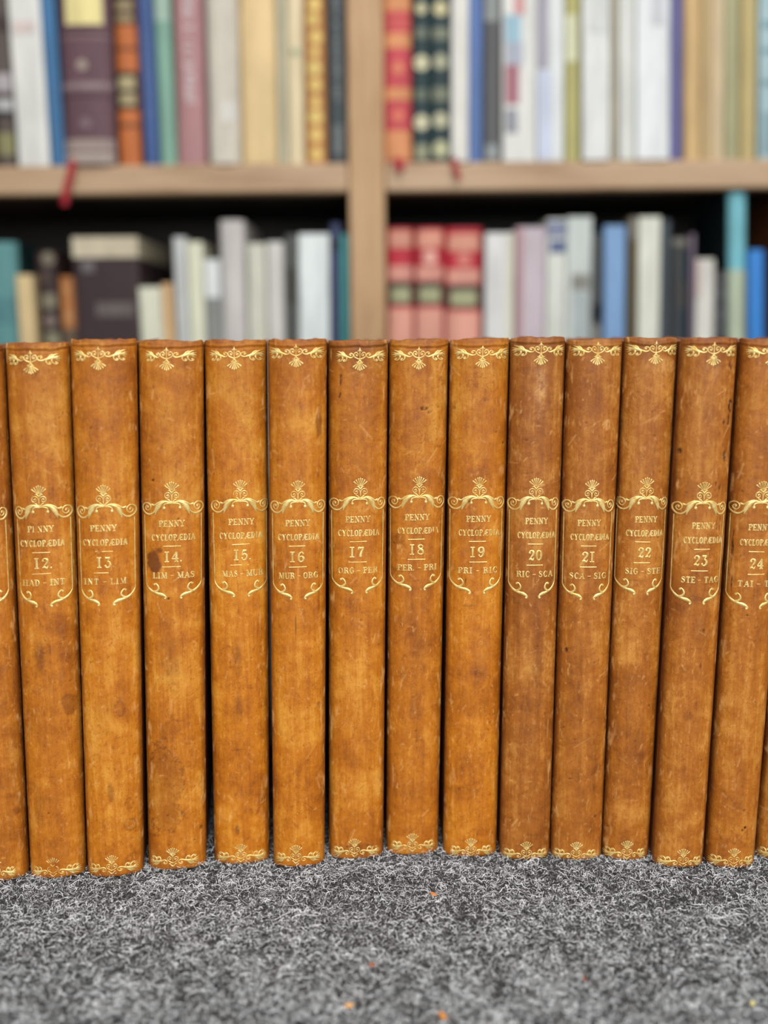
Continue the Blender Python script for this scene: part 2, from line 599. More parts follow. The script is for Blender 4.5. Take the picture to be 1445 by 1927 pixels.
def glyphs():
    G = {}
    c = lambda pts, w: [('c', pts, w)]
    l = lambda a, b_, w: [('l', [a, b_], w)]
    G['I'] = (0.44, _stem(0.22))
    G['P'] = (0.74, _stem(0.22) + c([(0.22, 0.96), (0.5, 0.97), (0.66, 0.75), (0.5, 0.51), (0.22, 0.5)], [TN, TN, TK, TN, TN]))
    G['R'] = (0.84, _stem(0.22) + c([(0.22, 0.96), (0.48, 0.97), (0.63, 0.76), (0.48, 0.54), (0.22, 0.53)], [TN, TN, TK, TN, TN]) + c([(0.46, 0.53), (0.6, 0.35), (0.66, 0.1), (0.82, 0.03)], [TN, TK, TK, TN]))
    G['E'] = (0.74, _stem(0.2) + l((0.2, 0.96), (0.66, 0.96), TN) + l((0.66, 0.98), (0.66, 0.76), TN) + l((0.2, 0.5), (0.52, 0.5), TN) + l((0.52, 0.62), (0.52, 0.38), TN) + l((0.2, 0.04), (0.68, 0.04), TN) + l((0.68, 0.02), (0.68, 0.26), TN))
    G['L'] = (0.7, _stem(0.2) + l((0.2, 0.04), (0.64, 0.04), TN) + l((0.64, 0.02), (0.64, 0.28), TN))
    G['N'] = (0.86, l((0.18, 0), (0.18, 1), TN) + l((0.18, 0.98), (0.68, 0.04), TK) + l((0.7, 0), (0.7, 1), TN) + _serif(0.18, 0.03, .14) + _serif(0.7, 0.97, .14) + _serif(0.14, 0.97, .1))
    G['Y'] = (0.84, l((0.14, 0.97), (0.44, 0.45), TK) + l((0.72, 0.97), (0.44, 0.45), TN) + l((0.44, 0.48), (0.44, 0.0), TK * .9) + _serif(0.44, 0.03) + _serif(0.14, 0.97, .15) + _serif(0.72, 0.97, .13))
    G['C'] = (0.78, c([(0.68, 0.76), (0.55, 0.96), (0.32, 0.93), (0.16, 0.5), (0.32, 0.07), (0.55, 0.04), (0.7, 0.25)], [TN, TN, TN * 1.4, TK, TN * 1.4, TN, TN]) + l((0.68, 0.98), (0.68, 0.7), TN))
    G['G'] = (0.84, c([(0.68, 0.76), (0.55, 0.96), (0.32, 0.93), (0.16, 0.5), (0.32, 0.07), (0.52, 0.03), (0.66, 0.12)], [TN, TN, TN * 1.4, TK, TN * 1.4, TN, TN]) + l((0.68, 0.98), (0.68, 0.7), TN) + l((0.68, 0.05), (0.68, 0.42), TK * .8) + _serif(0.68, 0.43, .14))
    G['O'] = (0.84, c([(0.42, 0.97), (0.2, 0.84), (0.14, 0.5), (0.2, 0.16), (0.42, 0.03), (0.64, 0.16), (0.7, 0.5), (0.64, 0.84), (0.42, 0.97)], [TN, TK * .8, TK, TK * .8, TN, TK * .8, TK, TK * .8, TN]))
    G['D'] = (0.84, _stem(0.22) + c([(0.22, 0.96), (0.5, 0.94), (0.7, 0.5), (0.5, 0.06), (0.22, 0.04)], [TN, TN, TK, TN, TN]))
    G['A'] = (0.84, l((0.42, 1.0), (0.14, 0.0), TN) + l((0.42, 1.0), (0.7, 0.0), TK) + l((0.24, 0.34), (0.6, 0.34), TN) + _serif(0.13, 0.03, .13) + _serif(0.7, 0.03, .16))
    G['Æ'] = (1.16, l((0.56, 0.98), (0.12, 0.0), TN) + l((0.62, 0), (0.62, 1), TK) + l((0.26, 0.32), (0.62, 0.32), TN) + l((0.5, 0.96), (1.06, 0.96), TN) + l((1.06, 0.98), (1.06, 0.76), TN) + l((0.62, 0.5), (0.92, 0.5), TN) + l((0.92, 0.62), (0.92, 0.38), TN) + l((0.5, 0.04), (1.08, 0.04), TN) + l((1.08, 0.02), (1.08, 0.26), TN) + _serif(0.12, 0.03, .12))
    G['H'] = (0.9, _stem(0.2) + _stem(0.7) + l((0.2, 0.5), (0.7, 0.5), TN))
    G['T'] = (0.8, _stem(0.4) + l((0.1, 0.96), (0.7, 0.96), TN) + l((0.1, 0.98), (0.1, 0.74), TN) + l((0.7, 0.98), (0.7, 0.74), TN))
    G['M'] = (1.04, l((0.18, 0), (0.2, 1), TN) + l((0.2, 0.98), (0.52, 0.06), TK) + l((0.52, 0.06), (0.82, 0.98), TN) + l((0.84, 0), (0.84, 1), TK) + _serif(0.18, 0.03, .13) + _serif(0.84, 0.03, .16) + _serif(0.84, 0.97, .14) + _serif(0.16, 0.97, .12))
    G['U'] = (0.86, c([(0.2, 0.97), (0.2, 0.3), (0.3, 0.06), (0.48, 0.03), (0.66, 0.12), (0.7, 0.35), (0.7, 0.97)], [TK, TK, TK * .6, TN, TN, TN, TN]) + _serif(0.2, 0.97, .16) + _serif(0.7, 0.97, .13))
    G['S'] = (0.7, c([(0.56, 0.76), (0.44, 0.95), (0.24, 0.93), (0.15, 0.74), (0.3, 0.56), (0.5, 0.42), (0.58, 0.22), (0.42, 0.04), (0.22, 0.06), (0.12, 0.26)], [TN, TN, TN, TK * .7, TK, TK, TK * .7, TN, TN, TN]) + l((0.57, 0.96), (0.57, 0.72), TN) + l((0.11, 0.04), (0.11, 0.3), TN))
    G['-'] = (0.62, l((0.06, 0.46), (0.56, 0.46), 0.07))
    G['.'] = (0.3, [('b', (0.12, 0.07), 0.09)])
    G[' '] = (0.3, [])
    G['1'] = (0.62, _stem(0.26, 0.2))
    G['2'] = (0.72, c([(0.14, 0.74), (0.2, 0.92), (0.38, 0.97), (0.56, 0.84), (0.54, 0.6), (0.3, 0.3), (0.12, 0.06)], [0.2, TN, TN, TK, TK * .8, TN, TN]) + c([(0.1, 0.08), (0.3, 0.14), (0.5, 0.03), (0.64, 0.28)], [TN, TK * .8, TK * .8, 0.05]) + [('b', (0.17, 0.73), 0.1)])
    G['3'] = (0.72, c([(0.14, 0.94), (0.4, 0.93), (0.58, 0.95), (0.34, 0.6), (0.5, 0.56), (0.6, 0.32), (0.48, 0.06), (0.26, 0.02), (0.12, 0.16)], [TK * .8, TK * .8, TN, TN, TK * .7, TK, TK * .7, TN, 0.14]) + [('b', (0.15, 0.17), 0.1)])
    G['4'] = (0.76, l((0.5, 0.98), (0.08, 0.3), TN) + l((0.06, 0.29), (0.7, 0.29), TN) + l((0.5, 1.0), (0.5, 0.02), TK) + _serif(0.5, 0.03, .18))
    G['5'] = (0.72, c([(0.22, 0.92), (0.36, 0.9), (0.58, 0.97)], [TK, TK, TN]) + l((0.2, 0.95), (0.16, 0.5), TN) + c([(0.16, 0.5), (0.34, 0.62), (0.54, 0.52), (0.6, 0.3), (0.48, 0.07), (0.26, 0.02), (0.12, 0.18)], [TN, TN, TK * .8, TK, TK * .7, TN, 0.14]) + [('b', (0.15, 0.19), 0.1)])
    G['6'] = (0.74, c([(0.58, 0.84), (0.44, 0.97), (0.24, 0.82), (0.15, 0.42), (0.22, 0.1), (0.4, 0.03), (0.58, 0.16), (0.6, 0.38), (0.46, 0.55), (0.28, 0.5), (0.18, 0.34)], [0.14, TN, TK * .7, TK, TK * .8, TN, TK * .8, TK, TN, TN, TN]) + [('b', (0.57, 0.82), 0.09)])
    G['7'] = (0.72, c([(0.12, 0.74), (0.16, 0.94), (0.36, 0.9), (0.62, 0.97)], [TN, TK * .7, TK * .8, TN]) + c([(0.62, 0.96), (0.44, 0.6), (0.34, 0.3), (0.32, 0.02)], [TN, TK * .7, TK, TK * 1.1]))
    G['8'] = (0.74, c([(0.37, 0.97), (0.18, 0.88), (0.2, 0.66), (0.4, 0.52), (0.58, 0.34), (0.56, 0.1), (0.36, 0.03), (0.14, 0.14), (0.14, 0.36), (0.36, 0.54), (0.54, 0.7), (0.54, 0.88), (0.37, 0.97)], [TN, TK * .6, TK * .8, TK, TK, TK * .7, TN, TK * .6, TN, TN, TN, TN, TN]))
    G['9'] = (0.74, c([(0.16, 0.16), (0.3, 0.03), (0.5, 0.18), (0.59, 0.58), (0.52, 0.9), (0.34, 0.97), (0.16, 0.84), (0.14, 0.62), (0.28, 0.45), (0.46, 0.5), (0.56, 0.66)], [0.14, TN, TK * .7, TK, TK * .8, TN, TK * .8, TK, TN, TN, TN]) + [('b', (0.17, 0.18), 0.09)])
    G['0'] = (0.76, c([(0.38, 0.97), (0.2, 0.84), (0.14, 0.5), (0.2, 0.16), (0.38, 0.03), (0.56, 0.16), (0.62, 0.5), (0.56, 0.84), (0.38, 0.97)], [TN, TK * .8, TK, TK * .8, TN, TK * .8, TK, TK * .8, TN]))
    return G


GLYPH = glyphs()


def write(t, text, cx, z, cap, width):
    """Letters of height cap on baseline z, spread to the given overall width around cx (mm)."""
    nat = sum(GLYPH[ch][0] for ch in text)
    gap = 0.06
    k = width / (nat + gap * (len(text) - 1))
    kx = min(k, cap * 1.05)
    extra = 0.0 if kx == k else (width - kx * (nat + gap * (len(text) - 1))) / max(len(text) - 1, 1)
    x = cx - width / 2
    for ch in text:
        adv, strokes = GLYPH[ch]
        for s in strokes:
            if s[0] == 'b':
                t.blob(x + s[1][0] * kx, z + s[1][1] * cap, s[2] * cap)
            else:
                pts = [(x + px * kx, z + pz * cap) for px, pz in s[1]]
                w = [q * cap for q in s[2]] if isinstance(s[2], list) else s[2] * cap
                t.rib(pts, w, sub=3, hk=0.7)
        x += (adv + gap) * kx + extra


# ------------------------------------------------------------------ the row of leather volumes
# number, x, y, turn (deg), foot width, head width, lean at head, height (mm),
# head ornament (centre, top, bottom, left, right), title frame (centre, top, bottom, left, right, text centre), tail ornament (centre, top, bottom, left, right)
VOLUMES = [
    (11, -0.2062, 0.5265, 9, 29.0, 30.9, 5.0, 279.4, (-2.7, 276.2, 264.2, -13.1, 13.2), (2.0, 210.6, 148.9, -12.5, 13.4, -0.1), (-1.2, 13.8, 2.2, -12.7, 9.1)),
    (12, -0.1761, 0.5295, 8, 28.9, 30.7, 6.5, 280.1, (-2.5, 276.3, 264.3, -13.6, 11.6), (-1.2, 211.0, 148.3, -13.3, 14.3, -1.2), (-1.7, 13.0, 1.4, -12.7, 12.5)),
    (13, -0.1456, 0.5303, 8, 29.5, 32.1, 8.3, 281.5, (-2.0, 277.9, 265.8, -13.8, 11.9), (-1.2, 210.9, 148.4, -14.4, 14.6, -1.6), (-1.4, 13.6, 2.1, -13.3, 12.4)),
    (14, -0.1139, 0.5371, 7, 30.8, 32.2, 8.4, 280.4, (-1.8, 277.1, 265.3, -12.3, 12.9), (-0.1, 211.2, 149.9, -15.0, 15.4, -0.3), (-2.0, 14.1, 2.5, -14.1, 11.6)),
    (15, -0.0796, 0.5427, 5.5, 30.0, 31.0, 5.6, 280.4, (-0.5, 277.0, 264.7, -12.8, 14.6), (1.7, 211.0, 149.2, -13.3, 15.8, 1.5), (-0.4, 13.0, 1.5, -13.3, 13.3)),
    (16, -0.0481, 0.539, 5, 27.8, 29.7, 5.5, 280.6, (-0.7, 278.0, 265.8, -13.8, 13.5), (0.0, 211.0, 148.5, -13.9, 13.8, -0.3), (-1.8, 13.6, 2.4, -12.5, 11.4)),
    (17, -0.0172, 0.5468, 4.2, 29.9, 30.4, 4.9, 279.7, (0.5, 275.8, 264.0, -11.5, 13.7), (1.1, 210.9, 149.4, -14.7, 14.0, -0.4), (-1.3, 13.3, 1.8, -13.2, 12.4)),
    (18, 0.0138, 0.5507, 2.5, 28.8, 30.4, 4.9, 279.8, (-0.5, 276.0, 263.7, -13.9, 13.3), (0.7, 210.9, 149.8, -15.0, 14.0, -0.2), (-0.5, 13.6, 2.6, -12.3, 12.2)),
    (19, 0.0455, 0.548, 0.5, 29.5, 30.3, 4.0, 279.7, (0.9, 276.5, 264.3, -13.0, 14.6), (0.7, 210.6, 148.4, -15.0, 13.9, 0.3), (-0.1, 12.3, 0.8, -11.3, 12.0)),
    (20, 0.0752, 0.5441, -0.5, 27.4, 27.6, 3.3, 280.4, (0.8, 277.9, 265.8, -13.2, 13.0), (0.2, 210.5, 146.8, -13.6, 12.2, 0.4), (0.2, 11.6, 0.5, -12.6, 12.0)),
    (21, 0.1032, 0.5433, -1.2, 27.7, 28.1, 3.7, 279.2, (0.7, 277.6, 265.6, -12.2, 12.9), (0.3, 209.3, 145.8, -13.8, 12.2, -0.4), (-0.9, 11.6, 0.4, -13.1, 10.7)),
    (22, 0.1302, 0.5428, -2, 25.3, 26.9, 4.9, 279.6, (1.5, 277.7, 266.6, -12.8, 13.0), (0.3, 210.4, 148.4, -14.0, 11.8, 0.3), (-0.5, 12.2, 1.1, -12.6, 9.8)),
    (23, 0.1565, 0.5344, -4, 26.9, 27.8, 5.4, 279.3, (1.2, 277.1, 265.5, -12.4, 12.9), (0.7, 209.1, 145.3, -13.7, 12.5, 0.9), (1.5, 12.0, 0.5, -11.5, 11.9)),
    (24, 0.1843, 0.5334, -4, 25.7, 27.2, 6.4, 278.8, (1.2, 276.2, 264.3, -11.3, 12.9), (1.3, 209.3, 142.7, -13.7, 11.9, 0.7), (0.4, 12.5, 1.0, -12.2, 11.4)),
    (25, 0.2142, 0.5411, -4.5, 26.4, 27.6, 8.3, 278.4, (0.2, 275.8, 263.7, -12.4, 11.7), (2.0, 209.3, 142.7, -13.1, 12.6, 1.4), (-0.0, 11.9, 0.9, -12.8, 11.2)),
]
RANGES = {12: 'HAD - INT', 13: 'INT - LIM', 14: 'LIM - MAS', 15: 'MAS - MUR', 16: 'MUR - ORG', 17: 'ORG - PER', 18: 'PER. - PRI', 19: 'PRI - RIC',
          20: 'RIC - SCA', 21: 'SCA - SIG', 22: 'SIG - STE', 23: 'STE - TAG', 24: 'TAI - TE'}
LOOKS = {11: 'tan leather volume cut off by the left edge, only gilt scroll ends showing',
         12: 'tan leather volume numbered 12 in gilt, with a brown blot low on its spine',
         13: 'tan leather volume numbered 13 in gilt, ringed with small water stains near its foot',
         14: 'tan leather volume numbered 14 in gilt, with a dark smudge beside the number',
         15: 'tan leather volume numbered 15 in gilt, standing right of a dark gap at the foot',
         16: 'tan leather volume numbered 16 in gilt, with a dark streak high on the right',
         17: 'tan leather volume numbered 17 in gilt, with a dark rubbed head',
         18: 'tan leather volume numbered 18 in gilt, with black scratches on its upper spine',
         19: 'bright tan leather volume numbered 19 in gilt, lettered PRI to RIC',
         20: 'chestnut brown leather volume numbered 20 in gilt, with a pale painted sheen',
         21: 'brown leather volume numbered 21 in gilt, with a small triangular nick',
         22: 'brown leather volume numbered 22 in gilt, lettered SIG to STE',
         23: 'worn brown leather volume numbered 23 in gilt, with dark gouges down its right side',
         24: 'brown leather volume numbered 24 in gilt, its frame rubbed black on the left',
         25: 'brown leather volume cut off by the right edge, only its foot in view'}
TONE = {11: 0.45, 12: 0.28, 13: 0.12, 14: 0.2, 15: 0.05, 16: 0.1, 17: 0.22, 18: 0.25, 19: 0.08, 20: 0.85, 21: 0.75, 22: 0.72, 23: 0.7, 24: 0.62, 25: 0.65}
HEAD_DARK = {11: .3, 12: .3, 13: .12, 14: .32, 15: .25, 16: .15, 17: .75, 18: .25, 19: .3, 20: .5, 21: .3, 22: .6, 23: .35, 24: .3, 25: .3}
# stains, scuffs, gouges, polished places and painted sheen on each spine: x, z, radius x, radius z (mm), strength, 0 stain / 1 scuff / 2 gouge / 3 polish
WEAR_SHEEN = {
    12: [(9.5, 94.6, 4.16, 5.54, 0.5, 0), (-4.0, 121.6, 4.16, 11.63, 0.55, 0), (-3.5, 182.1, 3.88, 1.39, 0.9, 2), (-7.2, 39.6, 4.43, 13.85, 0.3, 0), (-1.9, 274.0, 2.77, 2.22, 0.5, 0), (-10.2, 271.6, 1.11, 1.11, 0.9, 2)],
    13: [(8.2, 40.6, 2.49, 3.6, 0.35, 0), (8.7, 28.7, 3.32, 3.88, 0.4, 0), (-1.2, 48.1, 2.22, 7.2, 0.4, 0), (-2.4, 92.4, 8.31, 16.62, 0.15, 0), (4.6, 93.4, 2.49, 4.43, 0.3, 0)],
    14: [(-9.4, 168.8, 4.16, 7.48, 0.85, 0), (-6.7, 175.3, 2.22, 2.22, 0.7, 0), (-6.9, 45.7, 11.08, 25.48, 0.33, 0), (-1.6, 115.6, 8.31, 17.17, 0.35, 0), (-2.7, 149.9, 1.11, 0.55, 1, 2), (-9.5, 211.2, 0.72, 0.72, 1, 2), (2.9, 191.2, 0.5, 0.5, 1, 2), (12.9, 22.7, 1.11, 1.39, 0.8, 0), (7.7, 268.4, 6.09, 4.43, 0.35, 0)],
    15: [(-0.9, 116.3, 3.6, 12.47, 0.45, 0), (-0.3, 90.1, 3.32, 11.08, 0.5, 0), (-2.1, 19.7, 1.39, 4.43, 0.6, 0), (-3.7, 249.5, 7.2, 16.62, 0.25, 0), (-6.0, 276.0, 7.2, 1.66, 0.4, 0)],
    16: [(10.6, 240.0, 1.94, 12.74, 0.65, 0), (7.9, 215.9, 1.39, 13.85, 1, 3), (-1.2, 134.3, 0.55, 6.09, 0.7, 0), (10.6, 150.9, 0.83, 12.47, 0.5, 0), (10.6, 90.7, 1.66, 2.49, 0.4, 0)],
    17: [(0.0, 267.3, 14.4, 11.08, 0.45, 0), (-9.3, 260.5, 0.83, 4.43, 0.9, 2), (-9.6, 252.0, 0.55, 2.22, 0.9, 2), (11.0, 270.9, 3.88, 2.49, 0.6, 0), (-1.8, 6.2, 12.47, 3.88, 0.25, 0)],
    18: [(1.8, 244.8, 3.6, 1.11, 0.8, 2), (5.4, 243.1, 1.39, 1.11, 0.8, 2), (-9.0, 237.4, 6.09, 3.32, 0.25, 0), (-9.1, 172.2, 2.22, 3.32, 0.5, 1), (-9.2, 177.0, 2.77, 3.88, 0.4, 0), (19.2, 37.3, 1.11, 1.66, 0.9, 2), (2.2, 115.8, 7.2, 13.85, 0.25, 0)],
    19: [(-12.8, 245.4, 1.39, 1.39, 0.6, 0), (12.8, 227.0, 0.55, 0.55, 1, 2), (-5.5, 154.8, 0.55, 4.16, 0.8, 2), (-3.6, 141.9, 4.43, 0.83, 0.4, 0), (3.3, 116.3, 9.42, 24.93, 0.12, 1)],
    20: [(1.2, 253.3, 4.16, 15.24, 0.8, 3), (1.2, 253.3, 4.16, 15.51, 0.5, 1), (3.5, 114.4, 4.71, 33.24, 0.4, 0), (-3.7, 263.9, 13.3, 11.08, 0.35, 0), (-2.8, 67.3, 11.08, 16.62, 0.2, 0), (2.7, 206.0, 2.77, 0.83, 0.6, 1), (4.1, 194.2, 2.49, 0.83, 0.5, 1)],  # the tall pale scuff near the head is painted window sheen
    21: [(-9.4, 118.2, 1.39, 2.22, 0.8, 2), (6.8, 236.5, 2.49, 3.05, 0.5, 1), (-5.7, 249.1, 0.55, 0.55, 0.7, 1), (-4.0, 82.8, 1.39, 0.83, 0.6, 1), (-4.8, 47.0, 1.66, 0.55, 0.8, 2), (8.8, 25.1, 0.83, 0.83, 0.7, 2)],
    22: [(-13.7, 237.7, 1.11, 1.11, 1, 2), (4.8, 266.0, 8.31, 4.99, 0.3, 1), (-4.8, 218.0, 5.54, 16.62, 0.2, 0), (3.6, 236.8, 4.99, 24.93, 0.2, 0)],
    23: [(11.7, 245.7, 1.39, 4.43, 0.9, 2), (11.3, 238.6, 1.11, 4.16, 0.9, 2), (8.5, 238.4, 0.69, 2.22, 0.8, 2), (10.1, 220.9, 1.11, 3.32, 0.85, 2), (6.4, 205.9, 0.55, 2.77, 0.85, 2), (8.5, 205.4, 0.69, 3.6, 0.85, 2), (10.1, 204.3, 0.55, 2.77, 0.8, 2), (8.2, 185.9, 0.55, 3.88, 0.8, 2), (9.9, 187.0, 0.55, 4.43, 0.8, 2), (10.3, 266.0, 1.66, 3.32, 0.8, 2), (-12.1, 223.3, 1.11, 1.66, 0.8, 2), (5.1, 131.0, 1.11, 1.66, 0.85, 2), (4.4, 111.6, 0.83, 3.32, 0.7, 2), (-0.4, 147.8, 8.31, 1.66, 0.3, 0), (-0.3, 85.1, 3.32, 3.32, 0.3, 0), (-1.8, 149.1, 1.39, 0.55, 0.95, 2), (1.0, 263.5, 8.31, 8.31, 0.25, 1)],
    24: [(-11.2, 175.3, 0.55, 9.97, 0.9, 2), (-10.5, 156.0, 0.44, 5.54, 0.9, 2), (4.0, 33.1, 1.11, 0.83, 0.9, 2), (5.2, 23.2, 0.69, 0.83, 1, 2), (3.7, 21.7, 0.55, 0.55, 1, 2), (-2.1, 139.3, 0.55, 0.55, 0.9, 2), (-5.4, 258.1, 4.43, 11.08, 0.25, 0)],
    11: [(10.7, 38.4, 2.22, 2.77, 0.5, 0), (11.1, 73.5, 4.43, 22.16, 0.25, 0)],
}

_NR = np.random.RandomState(11)
_LAT = _NR.rand(256, 256)


def vnoise(x, z, seed=0):
    x = x + seed * 17.31
    z = z + seed * 7.77
    xi, zi = np.floor(x).astype(int), np.floor(z).astype(int)
    fx, fz = x - xi, z - zi
    fx, fz = fx * fx * (3 - 2 * fx), fz * fz * (3 - 2 * fz)
    g = lambda a, b_: _LAT[a & 255, b_ & 255]
    return (g(xi, zi) * (1 - fx) + g(xi + 1, zi) * fx) * (1 - fz) + (g(xi, zi + 1) * (1 - fx) + g(xi + 1, zi + 1) * fx) * fz


def fbm(x, z, seed=0, n=4):
    r, a, s = 0, 0.5, 0
    for i in range(n):
        r = r + a * vnoise(x * 2 ** i, z * 2 ** i, seed + i * 3)
        s += a
        a *= 0.5
    return r / s


DEPTH, PROF_P, PROF_Q = 8.0, 2.35, 0.5


class Spine:
    def __init__(self, wb, wt, lean, H):
        self.wb, self.wt, self.lean, self.H = wb, wt, lean, H

    def roll(self, z):
        t = np.clip((z - (self.H - 2.2)) / 2.2, 0, 1)
        b_ = np.clip((1.6 - z) / 1.6, 0, 1)
        return 2.0 * (1 - np.sqrt(np.maximum(1 - t * t, 0))) + 1.4 * (1 - np.sqrt(np.maximum(1 - b_ * b_, 0)))

    def half(self, z):
        return (self.wb + (self.wt - self.wb) * z / self.H) / 2 - 0.35 * self.roll(z)

    def centre(self, z):
        return self.lean * z / self.H

    def y(self, u, z):
        return -(DEPTH - self.roll(z)) * np.maximum(1 - np.abs(u) ** PROF_P, 0) ** PROF_Q

    def put(self, x, z, h):
        """Point of the spine surface at offset x (mm) from its centre line, lifted h mm outwards."""
        hw = self.half(z)
        u = np.clip(x / hw, -0.995, 0.995)
        y = self.y(u, z)
        e = 0.01
        dydx = (self.y(np.clip(u + e, -.999, .999), z) - self.y(np.clip(u - e, -.999, .999), z)) / (2 * e * hw)
        n = np.stack([dydx, -np.ones_like(dydx)], -1)
        n /= np.linalg.norm(n, axis=-1, keepdims=True)
        return np.stack([self.centre(z) + u * hw + n[..., 0] * h, y + n[..., 1] * h, z], -1) * 0.001


def spine_mesh(sp, num, parent):
    rs = np.random.RandomState(num * 13)
    nu, nz = 67, 540
    th = np.linspace(-PI / 2, PI / 2, nu)
    u = np.sin(th)
    zz = np.concatenate([np.linspace(0, 1.6, 8)[:-1], np.linspace(1.6, sp.H - 2.2, nz - 18), np.linspace(sp.H - 2.2, sp.H, 12)[1:]])
    U, Z = np.meshgrid(u, zz)
    X = U * sp.half(Z)
    # wear masks, with painted shade and sheen among them
    stain_shade, scuff_sheen, gouge, polish = (np.zeros_like(X) for _ in range(4))
    warp = (fbm(X / 5, Z / 5, num) - 0.5)
    warp2 = (fbm(X / 1.6, Z / 1.6, num + 40) - 0.5)
    for x, z, rx, rz, a, ch in WEAR_SHEEN.get(num, []):
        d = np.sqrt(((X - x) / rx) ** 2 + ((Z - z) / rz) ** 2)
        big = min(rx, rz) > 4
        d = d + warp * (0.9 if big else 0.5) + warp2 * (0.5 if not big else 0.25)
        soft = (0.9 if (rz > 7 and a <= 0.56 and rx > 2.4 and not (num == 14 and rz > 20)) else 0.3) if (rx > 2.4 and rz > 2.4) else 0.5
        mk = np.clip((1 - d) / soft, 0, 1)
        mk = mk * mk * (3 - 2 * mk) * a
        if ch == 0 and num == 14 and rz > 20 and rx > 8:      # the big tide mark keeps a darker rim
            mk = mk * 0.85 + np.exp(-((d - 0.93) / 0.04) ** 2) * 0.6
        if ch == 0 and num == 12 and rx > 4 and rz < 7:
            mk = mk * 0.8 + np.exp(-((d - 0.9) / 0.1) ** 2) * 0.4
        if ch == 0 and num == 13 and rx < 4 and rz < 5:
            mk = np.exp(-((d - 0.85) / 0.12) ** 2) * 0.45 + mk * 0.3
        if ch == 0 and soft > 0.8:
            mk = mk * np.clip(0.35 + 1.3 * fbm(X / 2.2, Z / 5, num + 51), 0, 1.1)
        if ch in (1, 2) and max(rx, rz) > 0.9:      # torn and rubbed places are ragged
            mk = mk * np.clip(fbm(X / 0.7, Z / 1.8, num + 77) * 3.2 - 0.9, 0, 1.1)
        tgt = (stain_shade, scuff_sheen, gouge, polish)[ch]
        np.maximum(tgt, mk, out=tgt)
    # darkened head band and rubbed tail
    hd = np.clip((Z - (sp.H - 26)) / 22, 0, 1) * HEAD_DARK[num]
    stain_shade = np.maximum(stain_shade, hd * np.clip(0.35 + 1.6 * fbm(X / 6, Z / 9, num + 5) - 0.25, 0, 1))
    stain_shade = np.maximum(stain_shade, np.clip((Z - (sp.H - 120)) / 110, 0, 1) * 0.3 * np.clip(0.3 + 1.2 * fbm(X / 9, Z / 22, num + 15), 0, 1))  # broad darkening over the upper part of the spine
    rim = np.clip((Z - (sp.H - 4)) / 3, 0, 1)
    stain_shade = np.maximum(stain_shade, rim * (0.35 + 0.5 * fbm(X / 2.5, Z / 1.2, num + 9)))
    tail = np.clip((5 - Z) / 5, 0, 1)
    stain_shade = np.maximum(stain_shade, tail * (0.1 + 0.5 * fbm(X / 4, Z / 2, num + 3)))
    # the shoulders are rubbed and grimy along both joints, with edge shade painted in
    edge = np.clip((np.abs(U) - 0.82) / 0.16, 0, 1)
    stain_shade = np.maximum(stain_shade, edge * (0.25 + 0.75 * fbm(X / 2, Z / 14, num + 21)))
    scuff_sheen = np.maximum(scuff_sheen, np.clip((fbm(X / 1.4, Z / 7, num + 31) - 0.64) * 5, 0, 1) * (np.clip((np.abs(U) - 0.6) / 0.3, 0, 1) * 0.6 + 0.12))
    # random fine scratches and specks
    def stroke(x0, z0, x1, z1, w, a, tgt):
        lo, hi = np.searchsorted(zz, min(z0, z1) - 2), np.searchsorted(zz, max(z0, z1) + 2)
        if hi <= lo:
            return
        xs, zs = X[lo:hi], Z[lo:hi]
        dx, dz = x1 - x0, z1 - z0
        t = np.clip(((xs - x0) * dx + (zs - z0) * dz) / max(dx * dx + dz * dz, 1e-6), 0, 1)
        d = np.hypot(xs - x0 - dx * t, zs - z0 - dz * t)
        val = a * np.exp(-(d / w) ** 2) * (0.55 + 0.9 * warp2[lo:hi] + 0.2)
        tgt[lo:hi] = np.maximum(tgt[lo:hi], np.clip(val, 0, 1))
    for k in range(80):
        x0, z0 = rs.uniform(-sp.wb * .46, sp.wb * .46), rs.uniform(8, sp.H - 8)
        L = rs.choice([1, 2, 4, 8], p=[.45, .3, .19, .06]) * rs.uniform(.6, 1.3)
        a = rs.normal(PI / 2, 0.5) if rs.rand() < .6 else rs.uniform(0, PI)
        stroke(x0, z0, x0 + L * math.cos(a), z0 + L * math.sin(a), rs.uniform(.26, .5), rs.uniform(.15, .6), scuff_sheen)
    for k in range(20):
        x0, z0 = rs.uniform(-sp.wb * .46, sp.wb * .46), rs.uniform(6, sp.H - 6)
        L = rs.uniform(1, 6)
        a = rs.normal(PI / 2, 0.6)
        stroke(x0, z0, x0 + L * math.cos(a), z0 + L * math.sin(a), rs.uniform(.25, .4), rs.uniform(.3, .6), stain_shade)
    for k in range(11):
        x0, z0 = rs.uniform(-sp.wb * .44, sp.wb * .44), rs.uniform(6, sp.H - 6)
        stroke(x0, z0, x0 + rs.uniform(-.5, .5), z0 + rs.uniform(-.4, .4), rs.uniform(.26, .42), rs.uniform(.5, 1), gouge)
    # relief: soft dents, the fold below the headcap, torn places
    h = (fbm(X / 9, Z / 14, num + 60) - 0.5) * 0.5 + (fbm(X / 1.5, Z / 1.5, num + 70, 3) - 0.5) * 0.12
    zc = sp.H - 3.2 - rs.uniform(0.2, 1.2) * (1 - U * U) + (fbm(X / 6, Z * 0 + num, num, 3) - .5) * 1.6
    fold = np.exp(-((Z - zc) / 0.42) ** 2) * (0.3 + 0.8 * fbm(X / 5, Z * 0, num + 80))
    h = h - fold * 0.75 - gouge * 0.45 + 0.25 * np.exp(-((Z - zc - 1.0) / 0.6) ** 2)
    stain_shade = np.maximum(stain_shade, np.clip(fold, 0, 1) * 0.55)
    P = sp.put(X, Z, h * np.clip((1 - np.abs(U)) * 8, 0.05, 1))
